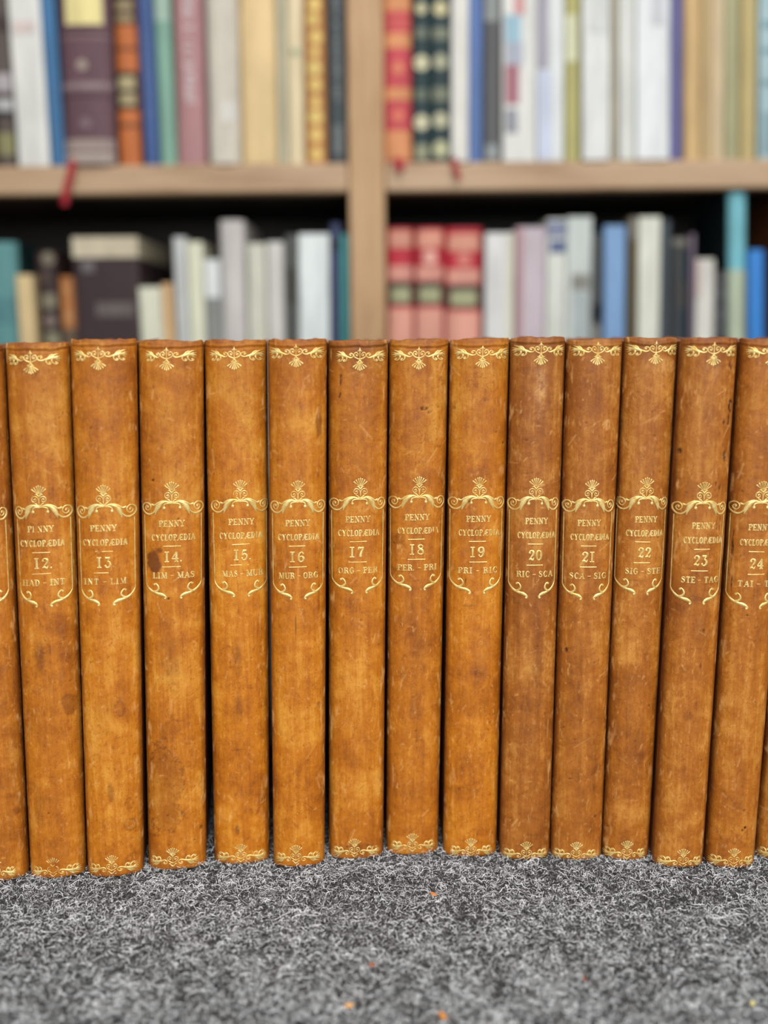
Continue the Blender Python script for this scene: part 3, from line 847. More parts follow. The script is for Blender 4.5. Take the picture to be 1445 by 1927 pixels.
    P[..., 2] += (fbm(X / 4, Z * 0 + num, num + 90, 3) - 0.5) * 0.0016 * np.clip((Z - (sp.H - 3)) / 3, 0, 1)
    idx = np.arange(len(zz) * nu).reshape(len(zz), nu)
    faces = np.stack([idx[:-1, :-1], idx[:-1, 1:], idx[1:, 1:], idx[1:, :-1]], -1).reshape(-1, 4)
    one = np.ones_like(stain_shade)
    verts = P.reshape(-1, 3)
    # close the head and foot with a flap of leather turned in over the boards
    nv = len(verts)
    top, bot = P[-1].copy(), P[0].copy()
    top[:, 1] = np.maximum(top[:, 1] + 0.004, 0.0035)
    top[:, 2] -= 0.0012
    bot[:, 1] = np.maximum(bot[:, 1] + 0.004, 0.0035)
    bot[:, 2] += 0.0006
    verts = np.vstack([verts, top, bot])
    a = np.arange(nu - 1)
    ftop = np.stack([idx[-1, :-1], idx[-1, 1:], nv + a + 1, nv + a], -1)
    fbot = np.stack([idx[0, 1:], idx[0, :-1], nv + nu + a, nv + nu + a + 1], -1)
    faces = np.vstack([faces, ftop, fbot])
    wear_shading = np.stack([stain_shade, scuff_sheen, gouge, one], -1).reshape(-1, 4)
    wear_shading = np.vstack([wear_shading, np.tile([[0.6, 0, 0, 1]], (2 * nu, 1))])
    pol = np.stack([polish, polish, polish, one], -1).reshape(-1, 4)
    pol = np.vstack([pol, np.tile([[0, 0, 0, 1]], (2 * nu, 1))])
    o = mesh_np('spine', verts, faces, LEATHER, parent, attr={'wear_shading': wear_shading, 'polish': pol})
    o['tone'] = float(TONE[num])
    return o


def gild(sp, tool, cx, z, name, mat, parent):
    v = np.array(tool.v)
    P = sp.put(v[:, 0] + cx, v[:, 1] + z, v[:, 2] + 0.05)
    return mesh_np(name, P, tool.f, mat, parent)


for (num, bx, by, yaw, wb, wt, lean, H, hd, ct, tl) in VOLUMES:
    root = empty('leather_volume', (bx, by, 0.0008), math.radians(yaw))
    tag(root, LOOKS[num], 'book', 'row of tan leather volumes on the grey carpet')
    sp = Spine(wb, wt, lean, H)
    s = spine_mesh(sp, num, root)
    # boards and leaves behind the spine
    sh = lean / H
    dep = 0.172
    tap = (wt - wb) / H / 2
    for sx in (-1, 1):
        xo0, xo1 = sx * (wb / 2 - 0.35), sx * (wt / 2 - 0.35)
        v = []
        for z, xo in ((0.6, xo0), (H - 1.2, xo1)):
            c = lean * z / H
            for x_, y_ in ((xo, 1.6), (xo, dep * 1000), (xo - sx * 2.6, dep * 1000), (xo - sx * 2.6, 1.6)):
                v.append(((c + x_) * 0.001, y_ * 0.001, z * 0.001))
        f = [(0, 1, 2, 3), (7, 6, 5, 4), (0, 4, 5, 1), (1, 5, 6, 2), (2, 6, 7, 3), (3, 7, 4, 0)]
        if sx > 0:
            f = [tuple(reversed(q)) for q in f]
        o = mesh_np('cover_board', v, f, BOARD, root, smooth=False)
        bevel(o, 0.0008)
    v = []
    for z, w_ in ((4.0, wb / 2 - 3.1), (H - 5.0, wt / 2 - 3.1)):
        c = lean * z / H
        for x_, y_ in ((-w_, 0.5), (w_, 0.5), (w_, dep * 1000 - 4), (-w_, dep * 1000 - 4)):
            v.append(((c + x_) * 0.001, y_ * 0.001, z * 0.001))
    mesh_np('text_block', v, [(0, 3, 2, 1), (4, 5, 6, 7), (0, 1, 5, 4), (1, 2, 6, 5), (2, 3, 7, 6), (3, 0, 4, 7)], PAGES, root, smooth=False)
    # gilt tooling
    o = gild(sp, head_ornament(hd[3] - hd[0], hd[4] - hd[0]), hd[0], hd[1], 'head_ornament', GILT, s)
    o = gild(sp, tail_ornament(tl[3] - tl[0], tl[4] - tl[0]), tl[0], tl[2], 'tail_ornament', GILT, s)
    dpt = ct[1] - ct[2]
    o = gild(sp, cartouche(ct[3] - ct[0], ct[4] - ct[0], dpt), ct[0], ct[1], 'title_frame', GILT, s)
    if num in RANGES:
        t = Tool()
        k = dpt / 61.7
        rs = random.Random(num)
        tx = ct[5] + 0.5
        j = lambda a=0.35: rs.uniform(-a, a)
        nw = min(1.0, wt / 31.0)
        write(t, 'PENNY', tx - 0.3 + j(), -24.0 * k, 3.1, 13.2 * nw)
        write(t, 'CYCLOPÆDIA', tx + j(), -31.2 * k, 3.1, 22.0 * nw)
        for zz_, ww in ((-34.2 * k, 4.4), (-45.0 * k, 4.7)):
            xx = tx - 0.6 + j(0.6)
            t.rib([(xx - ww * nw, zz_ + j(.1)), (xx + ww * nw, zz_ + j(.1))], 0.42)
        txt = str(num)
        write(t, txt + ('.' if num in (12, 13, 14, 15) else ''), tx - 0.3 + j() + (0.6 if num < 16 else 0), -42.4 * k, 5.3, (9.4 if num < 16 else 8.2) * nw)
        write(t, RANGES[num], tx + j(), -51.0 * k, 3.1, 21.2 * nw)
        o = gild(sp, t, 0.0, ct[1], 'title_lettering', GILT_WORN, s)

# ------------------------------------------------------------------ the books on the bookcase shelves behind
# label, group, x, y of the spine, shelf height, thickness, height, lean, depth, binding (h hardback, p paperback, b boxed), colour, bands (kind, z0, z1, u0, u1, colour)
SHELF_BOOKS = [
    # books on the upper shelf left of the upright
    ('grey-brown book with a wide olive band near its foot, at far left of upper shelf', 'books on the upper shelf left of the upright', -0.4151, 1.225, 0.4672, 0.0201, 0.2400, 0.0177, 0.149, 'h', (92, 80, 74), [('band', 0.1405, 0.1567, -1, 1, (60, 46, 42)), ('band', 0.0792, 0.0979, -1, 1, (190, 182, 184)), ('band', 0.0592, 0.0714, -1, 1, (190, 190, 190)), ('band', 0.0515, 0.0592, -1, 1, (52, 46, 44)), ('band', 0.0123, 0.0358, -1, 1, (146, 142, 98))]),
    ('wide plain white book leaning beside the far-left banded book on the upper shelf', 'books on the upper shelf left of the upright', -0.3822, 1.222, 0.4672, 0.0340, 0.2700, -0.0043, 0.136, 'p', (232, 232, 226), [('panel', 0.1383, 0.1502, -0.8, 0.6, (226, 208, 202))]),
    ('slim mid-blue book between the wide white book and the thick aubergine volume', 'books on the upper shelf left of the upright', -0.3558, 1.222, 0.4672, 0.0144, 0.2600, -0.0102, 0.146, 'p', (62, 118, 165), []),
    ('thick aubergine leather volume with cream label and pale bands on the upper shelf', 'books on the upper shelf left of the upright', -0.3191, 1.215, 0.4672, 0.0552, 0.2650, 0.0121, 0.177, 'h', (104, 74, 82), [('panel', 0.1445, 0.1755, -0.72, 0.72, (246, 230, 160)), ('band', 0.1349, 0.1381, -1, 1, (80, 50, 56)), ('band', 0.1305, 0.1338, -1, 1, (140, 110, 112)), ('disc', 0.1035, 0.1035, -0.15, 0.2, (176, 160, 146)), ('band', 0.0784, 0.0855, -1, 1, (150, 128, 130)), ('band', 0.0707, 0.074, -1, 1, (80, 52, 60)), ('disc', 0.0432, 0.0432, -0.1, 0.22, (130, 108, 116)), ('band', 0.0143, 0.0265, -1, 1, (168, 150, 142)), ('band', 0.002, 0.0121, -1, 1, (186, 170, 158))]),
    ('orange leather volume with black and cream bands right of the aubergine volume', 'books on the upper shelf left of the upright', -0.2776, 1.225, 0.4672, 0.0237, 0.2300, 0.0104, 0.171, 'h', (206, 116, 58), [('band', 0.1468, 0.177, -1, 1, (58, 46, 40)), ('panel', 0.1619, 0.1706, -0.75, 0.75, (170, 150, 112)), ('panel', 0.149, 0.1576, -0.75, 0.75, (160, 138, 100)), ('band', 0.1202, 0.124, -1, 1, (120, 66, 36)), ('band', 0.0591, 0.0988, -1, 1, (56, 48, 42)), ('panel', 0.0801, 0.0933, -0.75, 0.75, (186, 172, 128)), ('panel', 0.0635, 0.0757, -0.75, 0.75, (176, 160, 120)), ('band', 0.0401, 0.0446, -1, 1, (130, 72, 38))]),
    ('slim dark blue book with faint lettering, standing beside the black and orange volume', 'books on the upper shelf left of the upright', -0.2538, 1.228, 0.4672, 0.0169, 0.2200, -0.0031, 0.161, 'h', (68, 96, 150), [('text', 0.0461, 0.1398, -0.4, 0.4, (96, 124, 174))]),
    ('slim sage green book between the dark blue book and the dusty pink one', 'books on the upper shelf left of the upright', -0.2350, 1.228, 0.4672, 0.0183, 0.2250, -0.0042, 0.147, 'h', (134, 176, 156), [('band', 0.1505, 0.1775, -1, 1, (170, 196, 180))]),
    ('dusty pink book with broad white lettering down its spine, on the upper shelf', 'books on the upper shelf left of the upright', -0.2088, 1.222, 0.4672, 0.0321, 0.2400, 0.0120, 0.149, 'h', (186, 138, 138), [('text', 0.1357, 0.1809, -0.35, 0.45, (226, 212, 212)), ('text', 0.0997, 0.1297, -0.35, 0.45, (222, 206, 206)), ('text', 0.0634, 0.0953, -0.35, 0.45, (226, 214, 214))]),
    ('ivory-white book between the dusty pink book and the wide honey-coloured one', 'books on the upper shelf left of the upright', -0.1713, 1.218, 0.4672, 0.0348, 0.2400, 0.0084, 0.173, 'h', (216, 208, 192), [('band', 0.0435, 0.0656, -0.2, 0.8, (226, 222, 212))]),
    ('wide plain honey-coloured book, second cream-toned book from the dusty pink one', 'books on the upper shelf left of the upright', -0.1334, 1.222, 0.4672, 0.0400, 0.2500, 0.0092, 0.172, 'h', (236, 206, 152), []),
    ('very thin grey-beige book squeezed beside the wide honey-coloured book on its right', 'books on the upper shelf left of the upright', -0.1078, 1.225, 0.4672, 0.0089, 0.2200, 0.0087, 0.155, 'p', (190, 184, 156), []),
    ('pale cream book with a small green mark, left of the gilt-dotted tan volume', 'books on the upper shelf left of the upright', -0.0934, 1.225, 0.4672, 0.0187, 0.2200, 0.0083, 0.169, 'h', (236, 218, 178), [('panel', 0.1136, 0.1201, -0.5, 0.6, (176, 186, 150))]),
    ('tan leather volume with a column of round gilt dots, left of the slate book', 'books on the upper shelf left of the upright', -0.0710, 1.225, 0.4672, 0.0224, 0.2350, 0.0050, 0.175, 'h', (200, 140, 82), [('disc', 0.1655, 0.1655, 0, 0.62, (238, 205, 120)), ('disc', 0.1504, 0.1504, -0.15, 0.62, (238, 205, 120)), ('disc', 0.1319, 0.1319, 0.15, 0.62, (238, 205, 120)), ('disc', 0.1167, 0.1167, 0, 0.45, (238, 205, 120)), ('disc', 0.1002, 0.1002, -0.1, 0.7, (244, 214, 128)), ('disc', 0.0826, 0.0826, 0, 0.62, (238, 205, 120)), ('disc', 0.0649, 0.0649, 0, 0.5, (238, 205, 120)), ('disc', 0.0494, 0.0494, 0, 0.68, (244, 214, 128)), ('disc', 0.0304, 0.0304, 0, 0.62, (238, 205, 120)), ('disc', 0.0102, 0.0102, 0, 0.6, (238, 205, 120))]),
    ('dark slate grey book against the left side of the wooden upright, upper shelf', 'books on the upper shelf left of the upright', -0.0470, 1.228, 0.4672, 0.0212, 0.2500, 0.0013, 0.164, 'h', (66, 74, 78), [('text', 0.0664, 0.1812, -0.4, 0.4, (132, 136, 136)), ('panel', 0.0104, 0.0408, -0.5, 0.5, (112, 118, 118))]),
    # books on the upper shelf right of the upright
    ('red leather volume with orange bands, first on the upper shelf right of the upright', 'books on the upper shelf right of the upright', 0.0195, 1.22, 0.4672, 0.0298, 0.2500, 0.0021, 0.160, 'h', (206, 78, 86), [('band', 0.1568, 0.1782, -1, 1, (230, 156, 104)), ('band', 0.1471, 0.1493, -1, 1, (222, 120, 96)), ('band', 0.1396, 0.1417, -1, 1, (222, 120, 96)), ('band', 0.119, 0.1342, -1, 1, (230, 156, 104)), ('disc', 0.0983, 0.0983, 0, 0.42, (234, 140, 104)), ('band', 0.0653, 0.078, -1, 1, (230, 156, 104)), ('disc', 0.0487, 0.0487, 0, 0.42, (232, 128, 100)), ('band', 0.002, 0.0331, -1, 1, (230, 156, 104))]),
    ('dark green volume with round cream ornaments, touching the red and orange volume', 'books on the upper shelf right of the upright', 0.0452, 1.225, 0.4672, 0.0188, 0.2250, 0.0018, 0.159, 'h', (40, 62, 66), [('disc', 0.1601, 0.1601, 0, 0.62, (206, 200, 160)), ('band', 0.1298, 0.1407, -0.7, 0.7, (120, 128, 112)), ('disc', 0.1047, 0.1047, 0, 0.86, (226, 220, 182)), ('band', 0.0661, 0.0772, -0.7, 0.7, (116, 126, 110)), ('disc', 0.0427, 0.0427, 0, 0.86, (228, 222, 186)), ('band', 0.0034, 0.0192, -0.8, 0.8, (160, 162, 132))]),
    ('dark green volume with round cream ornaments, touching the plain white book', 'books on the upper shelf right of the upright', 0.0664, 1.225, 0.4672, 0.0220, 0.2250, 0.0004, 0.177, 'h', (40, 62, 66), [('disc', 0.1599, 0.1599, 0, 0.7, (216, 206, 160)), ('band', 0.1285, 0.1405, -0.8, 0.8, (132, 138, 118)), ('disc', 0.1056, 0.1056, 0, 0.74, (178, 178, 150)), ('band', 0.0648, 0.0792, -0.8, 0.8, (128, 134, 114)), ('disc', 0.0448, 0.0448, 0, 0.76, (204, 202, 168)), ('disc', 0.0145, 0.0145, 0, 0.8, (200, 200, 160))]),
    ('plain white book between the dark green pair and the slim royal blue book', 'books on the upper shelf right of the upright', 0.0873, 1.218, 0.4672, 0.0182, 0.2400, -0.0009, 0.142, 'p', (228, 226, 218), []),
    ('slim royal blue book between the plain white book and the dark grey one', 'books on the upper shelf right of the upright', 0.1049, 1.225, 0.4672, 0.0141, 0.2500, -0.0034, 0.153, 'p', (72, 108, 168), []),
    ('dark grey book with pale patches at top and foot, right of the royal blue book', 'books on the upper shelf right of the upright', 0.1234, 1.225, 0.4672, 0.0199, 0.2300, -0.0078, 0.175, 'h', (98, 98, 100), [('band', 0.1465, 0.1788, -0.8, 0.8, (152, 158, 156)), ('panel', 0.0027, 0.0185, -0.8, 0.7, (156, 162, 162))]),
    ('white book with red and light blue picture patches running down its spine', 'books on the upper shelf right of the upright', 0.1531, 1.222, 0.4672, 0.0364, 0.2400, -0.0121, 0.147, 'p', (228, 228, 222), [('panel', 0.1519, 0.1723, -0.3, 0.3, (224, 160, 160)), ('panel', 0.1237, 0.1519, -0.85, 0.1, (160, 196, 212)), ('panel', 0.1008, 0.1237, -0.8, 0.2, (176, 182, 196)), ('panel', 0.0601, 0.1008, -0.85, 0.0, (176, 116, 126)), ('panel', 0.03, 0.0556, -0.85, -0.1, (158, 160, 168))]),
    ('white book with a lavender strip down the left of its spine', 'books on the upper shelf right of the upright', 0.1874, 1.222, 0.4672, 0.0290, 0.2350, -0.0170, 0.147, 'p', (226, 230, 228), [('panel', 0.0961, 0.1773, -0.95, -0.1, (168, 164, 176)), ('panel', 0.002, 0.0939, -0.95, 0.1, (208, 216, 236))]),
    ('slim olive-yellow book with a pale middle label between two white books', 'books on the upper shelf right of the upright', 0.2123, 1.225, 0.4672, 0.0169, 0.2200, -0.0188, 0.146, 'h', (190, 184, 120), [('panel', 0.1043, 0.1522, -0.95, 0.6, (222, 222, 188))]),
    ('wide white book immediately right of the slim olive-yellow book', 'books on the upper shelf right of the upright', 0.2374, 1.218, 0.4672, 0.0298, 0.2500, -0.0244, 0.132, 'p', (228, 230, 226), [('panel', 0.1328, 0.1704, -0.5, 0.9, (216, 218, 214))]),
    ('very thin beige book pressed between two white books on the upper shelf', 'books on the upper shelf right of the upright', 0.2588, 1.228, 0.4672, 0.0052, 0.2200, -0.0254, 0.155, 'p', (200, 188, 162), []),
    ('off-white book touching the right side of the very thin beige book', 'books on the upper shelf right of the upright', 0.2714, 1.22, 0.4672, 0.0174, 0.2400, -0.0292, 0.151, 'p', (222, 224, 216), []),
    ('widest bright white book, just left of the slim indigo book', 'books on the upper shelf right of the upright', 0.2996, 1.218, 0.4672, 0.0358, 0.2600, -0.0300, 0.144, 'p', (232, 236, 236), [('panel', 0.1398, 0.1698, -0.1, 0.7, (206, 208, 212))]),
    ('slim indigo book between the widest white book and the tan books', 'books on the upper shelf right of the upright', 0.3267, 1.225, 0.4672, 0.0128, 0.2300, -0.0301, 0.138, 'p', (92, 90, 146), []),
    ('tan cloth book immediately right of the slim indigo book', 'books on the upper shelf right of the upright', 0.3455, 1.225, 0.4672, 0.0192, 0.2200, -0.0363, 0.157, 'h', (214, 180, 126), []),
    ('thin dull tan book, second to the right of the slim indigo book', 'books on the upper shelf right of the upright', 0.3614, 1.228, 0.4672, 0.0108, 0.2150, -0.0367, 0.141, 'p', (194, 166, 116), []),
    ('thin peach-beige book, third to the right of the slim indigo book', 'books on the upper shelf right of the upright', 0.3738, 1.228, 0.4672, 0.0128, 0.2200, -0.0367, 0.160, 'p', (210, 186, 148), []),
    ('olive-grey book, fourth to the right of the slim indigo book', 'books on the upper shelf right of the upright', 0.3894, 1.228, 0.4672, 0.0171, 0.2250, -0.0372, 0.153, 'h', (178, 174, 134), []),
    ('dull golden book beside the pale blue book at the right end of the upper shelf', 'books on the upper shelf right of the upright', 0.4080, 1.228, 0.4672, 0.0175, 0.2300, -0.0382, 0.176, 'h', (198, 178, 122), [('band', 0.002, 0.1691, 0.4, 0.95, (206, 190, 140))]),
    ('pale blue book cut off by the right edge of the photo, upper shelf', 'books on the upper shelf right of the upright', 0.4311, 1.225, 0.4672, 0.0254, 0.2400, -0.0434, 0.139, 'p', (170, 198, 204), [('panel', 0.1372, 0.1437, -0.75, 0.75, (120, 160, 172)), ('panel', 0.1111, 0.1165, -0.75, 0.75, (120, 160, 172)), ('panel', 0.0781, 0.0836, -0.75, 0.75, (130, 164, 172)), ('panel', 0.0055, 0.0503, -0.75, 0.75, (140, 168, 176))]),
    # books on the lower shelf left of the upright
    ('teal book leaning at the far left end of the lower shelf', 'books on the lower shelf left of the upright', -0.4414, 1.235, 0.1202, 0.0438, 0.2671, 0.0240, 0.171, 'h', (96, 152, 152), [('band', 0.1756, 0.2054, -1, 1, (84, 136, 140)), ('boards', 0.2408, 0.1816, 0, 0, (26, 56, 60))]),
    ('small cream-yellow book right of the far-left teal book, lower shelf', 'books on the lower shelf left of the upright', -0.4014, 1.225, 0.1202, 0.0179, 0.2300, -0.0080, 0.143, 'p', (232, 204, 152), []),
    ('dark brown leather volume with greyish round ornaments, left of the small orange book', 'books on the lower shelf left of the upright', -0.3799, 1.235, 0.1202, 0.0233, 0.2567, -0.0053, 0.147, 'h', (58, 40, 38), [('disc', 0.2479, 0.2479, 0.3, 0.62, (132, 122, 102)), ('disc', 0.2273, 0.2273, -0.3, 0.55, (84, 66, 56)), ('panel', 0.193, 0.209, -0.6, 0.8, (132, 124, 104)), ('disc', 0.1786, 0.1786, 0.1, 0.6, (130, 114, 106)), ('panel', 0.151, 0.1655, -0.5, 0.9, (140, 138, 112))]),
    ('small orange leather book between the dark brown volume and the big box', 'books on the lower shelf left of the upright', -0.3587, 1.24, 0.1202, 0.0172, 0.2285, -0.0069, 0.142, 'h', (192, 124, 68), [('disc', 0.2137, 0.2137, 0, 0.5, (206, 148, 92)), ('disc', 0.1833, 0.1833, 0, 0.6, (210, 156, 100)), ('band', 0.1508, 0.1701, -1, 1, (110, 92, 74))]),
    ('big dark brown boxed volume with a pale top edge, largest on the lower shelf', 'books on the lower shelf left of the upright', -0.3117, 1.225, 0.1202, 0.0721, 0.2698, 0.0058, 0.190, 'b', (58, 40, 42), [('cap', 0.2477, 0.2683, -1, 1, (212, 200, 172)), ('panel', 0.232, 0.2448, -0.75, -0.35, (112, 106, 106)), ('panel', 0.1826, 0.1986, -0.35, 0.85, (104, 96, 92))]),
    ('short ivory book leaning against the big dark brown box on its right', 'books on the lower shelf left of the upright', -0.2585, 1.222, 0.1202, 0.0246, 0.2150, -0.0143, 0.168, 'p', (232, 232, 208), []),
    ('slim tan book tucked against the right side of the short ivory book', 'books on the lower shelf left of the upright', -0.2398, 1.222, 0.1202, 0.0117, 0.2190, -0.0114, 0.142, 'p', (224, 184, 132), []),
    ('slim silver-white book standing directly right of the short tan book', 'books on the lower shelf left of the upright', -0.2263, 1.225, 0.1202, 0.0135, 0.2696, -0.0008, 0.161, 'p', (206, 208, 206), []),
    ('slim ivory book directly right of the slim silver-white one, lower shelf', 'books on the lower shelf left of the upright', -0.2102, 1.228, 0.1202, 0.0171, 0.2644, 0.0006, 0.168, 'p', (226, 226, 200), []),
    ('short white book with a grey lower half, beside the tall lavender-grey book', 'books on the lower shelf left of the upright', -0.1915, 1.23, 0.1202, 0.0171, 0.2452, 0.0004, 0.163, 'p', (230, 234, 232), [('band', 0.1493, 0.2029, -1, 1, (146, 148, 144))]),
    ('tall pale lavender-grey book standing highest in the left lower section', 'books on the lower shelf left of the upright', -0.1687, 1.225, 0.1202, 0.0274, 0.2875, 0.0036, 0.152, 'h', (214, 208, 204), []),
    ('cream book immediately right of the tall lavender-grey book, lower shelf', 'books on the lower shelf left of the upright', -0.1431, 1.232, 0.1202, 0.0200, 0.2624, 0.0064, 0.135, 'p', (218, 218, 200), []),
    ('pale grey book second to the right of the tall lavender-grey book', 'books on the lower shelf left of the upright', -0.1224, 1.232, 0.1202, 0.0179, 0.2639, 0.0090, 0.168, 'p', (212, 210, 204), []),
    ('charcoal book with blotchy lettering left of the bright white book, lower shelf', 'books on the lower shelf left of the upright', -0.1054, 1.24, 0.1202, 0.0150, 0.2720, 0.0119, 0.153, 'h', (92, 94, 90), [('text', 0.2379, 0.2661, -0.4, 0.4, (124, 126, 122)), ('band', 0.1964, 0.2344, -1, 1, (76, 76, 70)), ('text', 0.1543, 0.1934, -0.4, 0.4, (118, 120, 118))]),
    ('bright white book right of the charcoal book, left section of lower shelf', 'books on the lower shelf left of the upright', -0.0793, 1.222, 0.1202, 0.0337, 0.2714, 0.0138, 0.137, 'p', (232, 240, 238), []),
    ('slim navy book between the bright white book and the slim teal one', 'books on the lower shelf left of the upright', -0.0566, 1.24, 0.1202, 0.0107, 0.2844, 0.0164, 0.171, 'h', (70, 80, 116), [('band', 0.2551, 0.2657, -1, 1, (46, 48, 66))]),
    ('slim teal book touching the left side of the wooden upright, lower shelf', 'books on the lower shelf left of the upright', -0.0437, 1.23, 0.1202, 0.0093, 0.2717, 0.0080, 0.152, 'h', (70, 150, 152), []),
    # books on the lower shelf right of the upright
    ('red volume with pink bands and black label, touching the wooden upright', 'books on the lower shelf right of the upright', 0.0211, 1.225, 0.1202, 0.0297, 0.2776, 0.0006, 0.179, 'h', (196, 48, 64), [('band', 0.2557, 0.2742, -0.85, 0.85, (226, 158, 134)), ('band', 0.2195, 0.2359, -0.9, 0.9, (228, 160, 142)), ('band', 0.1925, 0.2184, -1, 1, (62, 60, 52)), ('panel', 0.1954, 0.2119, -0.72, 0.72, (176, 176, 136)), ('band', 0.1413, 0.1889, -0.92, 0.92, (232, 166, 146))]),
    ('red volume with a bright round pink ornament, middle of the red trio', 'books on the lower shelf right of the upright', 0.0533, 1.225, 0.1202, 0.0333, 0.2773, 0.0035, 0.148, 'h', (196, 48, 64), [('band', 0.2554, 0.2739, -0.85, 0.85, (226, 158, 134)), ('disc', 0.2449, 0.2449, 0, 0.5, (236, 176, 160)), ('band', 0.2192, 0.2356, -0.9, 0.9, (228, 160, 142)), ('band', 0.1922, 0.2181, -1, 1, (62, 60, 52)), ('panel', 0.1951, 0.2116, -0.72, 0.72, (176, 176, 136)), ('band', 0.141, 0.1886, -0.92, 0.92, (232, 166, 146))]),
    ('wide red volume, right of the red trio beside a white book', 'books on the lower shelf right of the upright', 0.0911, 1.225, 0.1202, 0.0413, 0.2770, 0.0064, 0.142, 'h', (196, 48, 64), [('band', 0.2515, 0.2701, -0.85, 0.85, (226, 158, 134)), ('disc', 0.2422, 0.2422, 0, 0.4, (224, 130, 118)), ('band', 0.2153, 0.2317, -0.9, 0.9, (228, 160, 142)), ('band', 0.1883, 0.2142, -1, 1, (62, 60, 52)), ('panel', 0.1912, 0.2077, -0.72, 0.72, (176, 176, 136)), ('band', 0.1406, 0.1847, -0.92, 0.92, (232, 166, 146))]),
    ('white book with a cream right edge, standing directly right of the red trio', 'books on the lower shelf right of the upright', 0.1326, 1.225, 0.1202, 0.0324, 0.2708, 0.0012, 0.136, 'p', (224, 224, 222), [('panel', 0.1462, 0.2693, 0.45, 0.98, (224, 220, 200))]),
    ('lilac-pink book between the white book by the red trio and the navy-topped one', 'books on the lower shelf right of the upright', 0.1688, 1.225, 0.1202, 0.0330, 0.2769, -0.0043, 0.150, 'p', (200, 186, 194), [('panel', 0.1459, 0.2754, -0.98, -0.55, (190, 148, 154))]),
    ('white book with a mottled navy blue top, right of the lilac-pink book', 'books on the lower shelf right of the upright', 0.1981, 1.23, 0.1202, 0.0212, 0.2857, -0.0045, 0.170, 'p', (220, 222, 212), [('panel', 0.266, 0.2834, -0.95, 0.95, (136, 144, 170)), ('panel', 0.2486, 0.2625, -0.7, 0.95, (92, 108, 146))]),
    ('pale grey-green book with a dark smudge at mid height, beside the navy-topped book', 'books on the lower shelf right of the upright', 0.2229, 1.225, 0.1202, 0.0275, 0.2873, -0.0039, 0.151, 'p', (204, 212, 206), [('panel', 0.2071, 0.2247, -0.6, 0.9, (142, 142, 134)), ('panel', 0.1454, 0.2047, -0.5, 0.9, (178, 188, 188))]),
    ('slim charcoal book between the pale grey-green book and the sky blue one', 'books on the lower shelf right of the upright', 0.2490, 1.24, 0.1202, 0.0104, 0.2699, -0.0159, 0.171, 'h', (98, 100, 98), [('band', 0.1727, 0.1919, -1, 1, (36, 38, 38)), ('band', 0.1449, 0.1679, -1, 1, (150, 150, 146))]),
    ('sky blue book, right section of the lower shelf', 'books on the lower shelf right of the upright', 0.2668, 1.225, 0.1202, 0.0229, 0.2777, -0.0186, 0.149, 'p', (124, 164, 210), []),
    ('slim brown-grey book between the sky blue book and the tall ivory one', 'books on the lower shelf right of the upright', 0.2876, 1.228, 0.1202, 0.0098, 0.2870, -0.0170, 0.150, 'h', (104, 92, 66), [('band', 0.2627, 0.2855, -1, 1, (140, 134, 124))]),
    ('tall ivory book right of the sky blue and brown-grey books', 'books on the lower shelf right of the upright', 0.3058, 1.225, 0.1202, 0.0241, 0.2866, -0.0196, 0.147, 'p', (228, 230, 214), []),
    ('slim slate blue book touching the right side of the tall ivory book', 'books on the lower shelf right of the upright', 0.3278, 1.235, 0.1202, 0.0110, 0.2839, -0.0241, 0.150, 'h', (72, 80, 88), []),
    ('dark olive and navy book with a pale grey top, right of the slim slate book', 'books on the lower shelf right of the upright', 0.3451, 1.235, 0.1202, 0.0181, 0.2651, -0.0272, 0.173, 'h', (66, 68, 66), [('band', 0.2558, 0.2636, -1, 1, (124, 120, 112)), ('panel', 0.2158, 0.2511, 0.3, 0.98, (26, 52, 66)), ('panel', 0.1441, 0.1861, -0.2, 0.98, (36, 56, 66))]),
    ('thin dusky purple book between the dark olive book and the short white one', 'books on the lower shelf right of the upright', 0.3571, 1.228, 0.1202, 0.0047, 0.2679, -0.0276, 0.140, 'p', (120, 104, 122), []),
    ('short off-white book left of the short black lettered book, lower shelf right', 'books on the lower shelf right of the upright', 0.3700, 1.225, 0.1202, 0.0201, 0.2403, -0.0246, 0.138, 'p', (220, 218, 208), [('panel', 0.1975, 0.2385, -0.98, -0.6, (214, 186, 178))]),
    ('short black book with grey lettering, lowest spine near the right end', 'books on the lower shelf right of the upright', 0.3881, 1.228, 0.1202, 0.0136, 0.2268, -0.0190, 0.149, 'h', (70, 66, 66), [('text', 0.1962, 0.2198, -0.55, 0.55, (124, 130, 138)), ('text', 0.1582, 0.1915, -0.55, 0.55, (124, 130, 138))]),
    ('tall turquoise book reaching nearly to the shelf above, lower shelf right', 'books on the lower shelf right of the upright', 0.4116, 1.228, 0.1202, 0.0201, 0.3124, -0.0432, 0.146, 'h', (124, 196, 208), [('band', 0.1376, 0.2278, -1, 1, (190, 202, 176)), ('boards', 0.2325, 0.1735, 0, 0, (14, 40, 46))]),
    ('bright cobalt blue book right of the tall turquoise book', 'books on the lower shelf right of the upright', 0.4328, 1.222, 0.1202, 0.0165, 0.2494, -0.0529, 0.153, 'p', (44, 136, 220), []),
]

PAPER_CACHE = {}


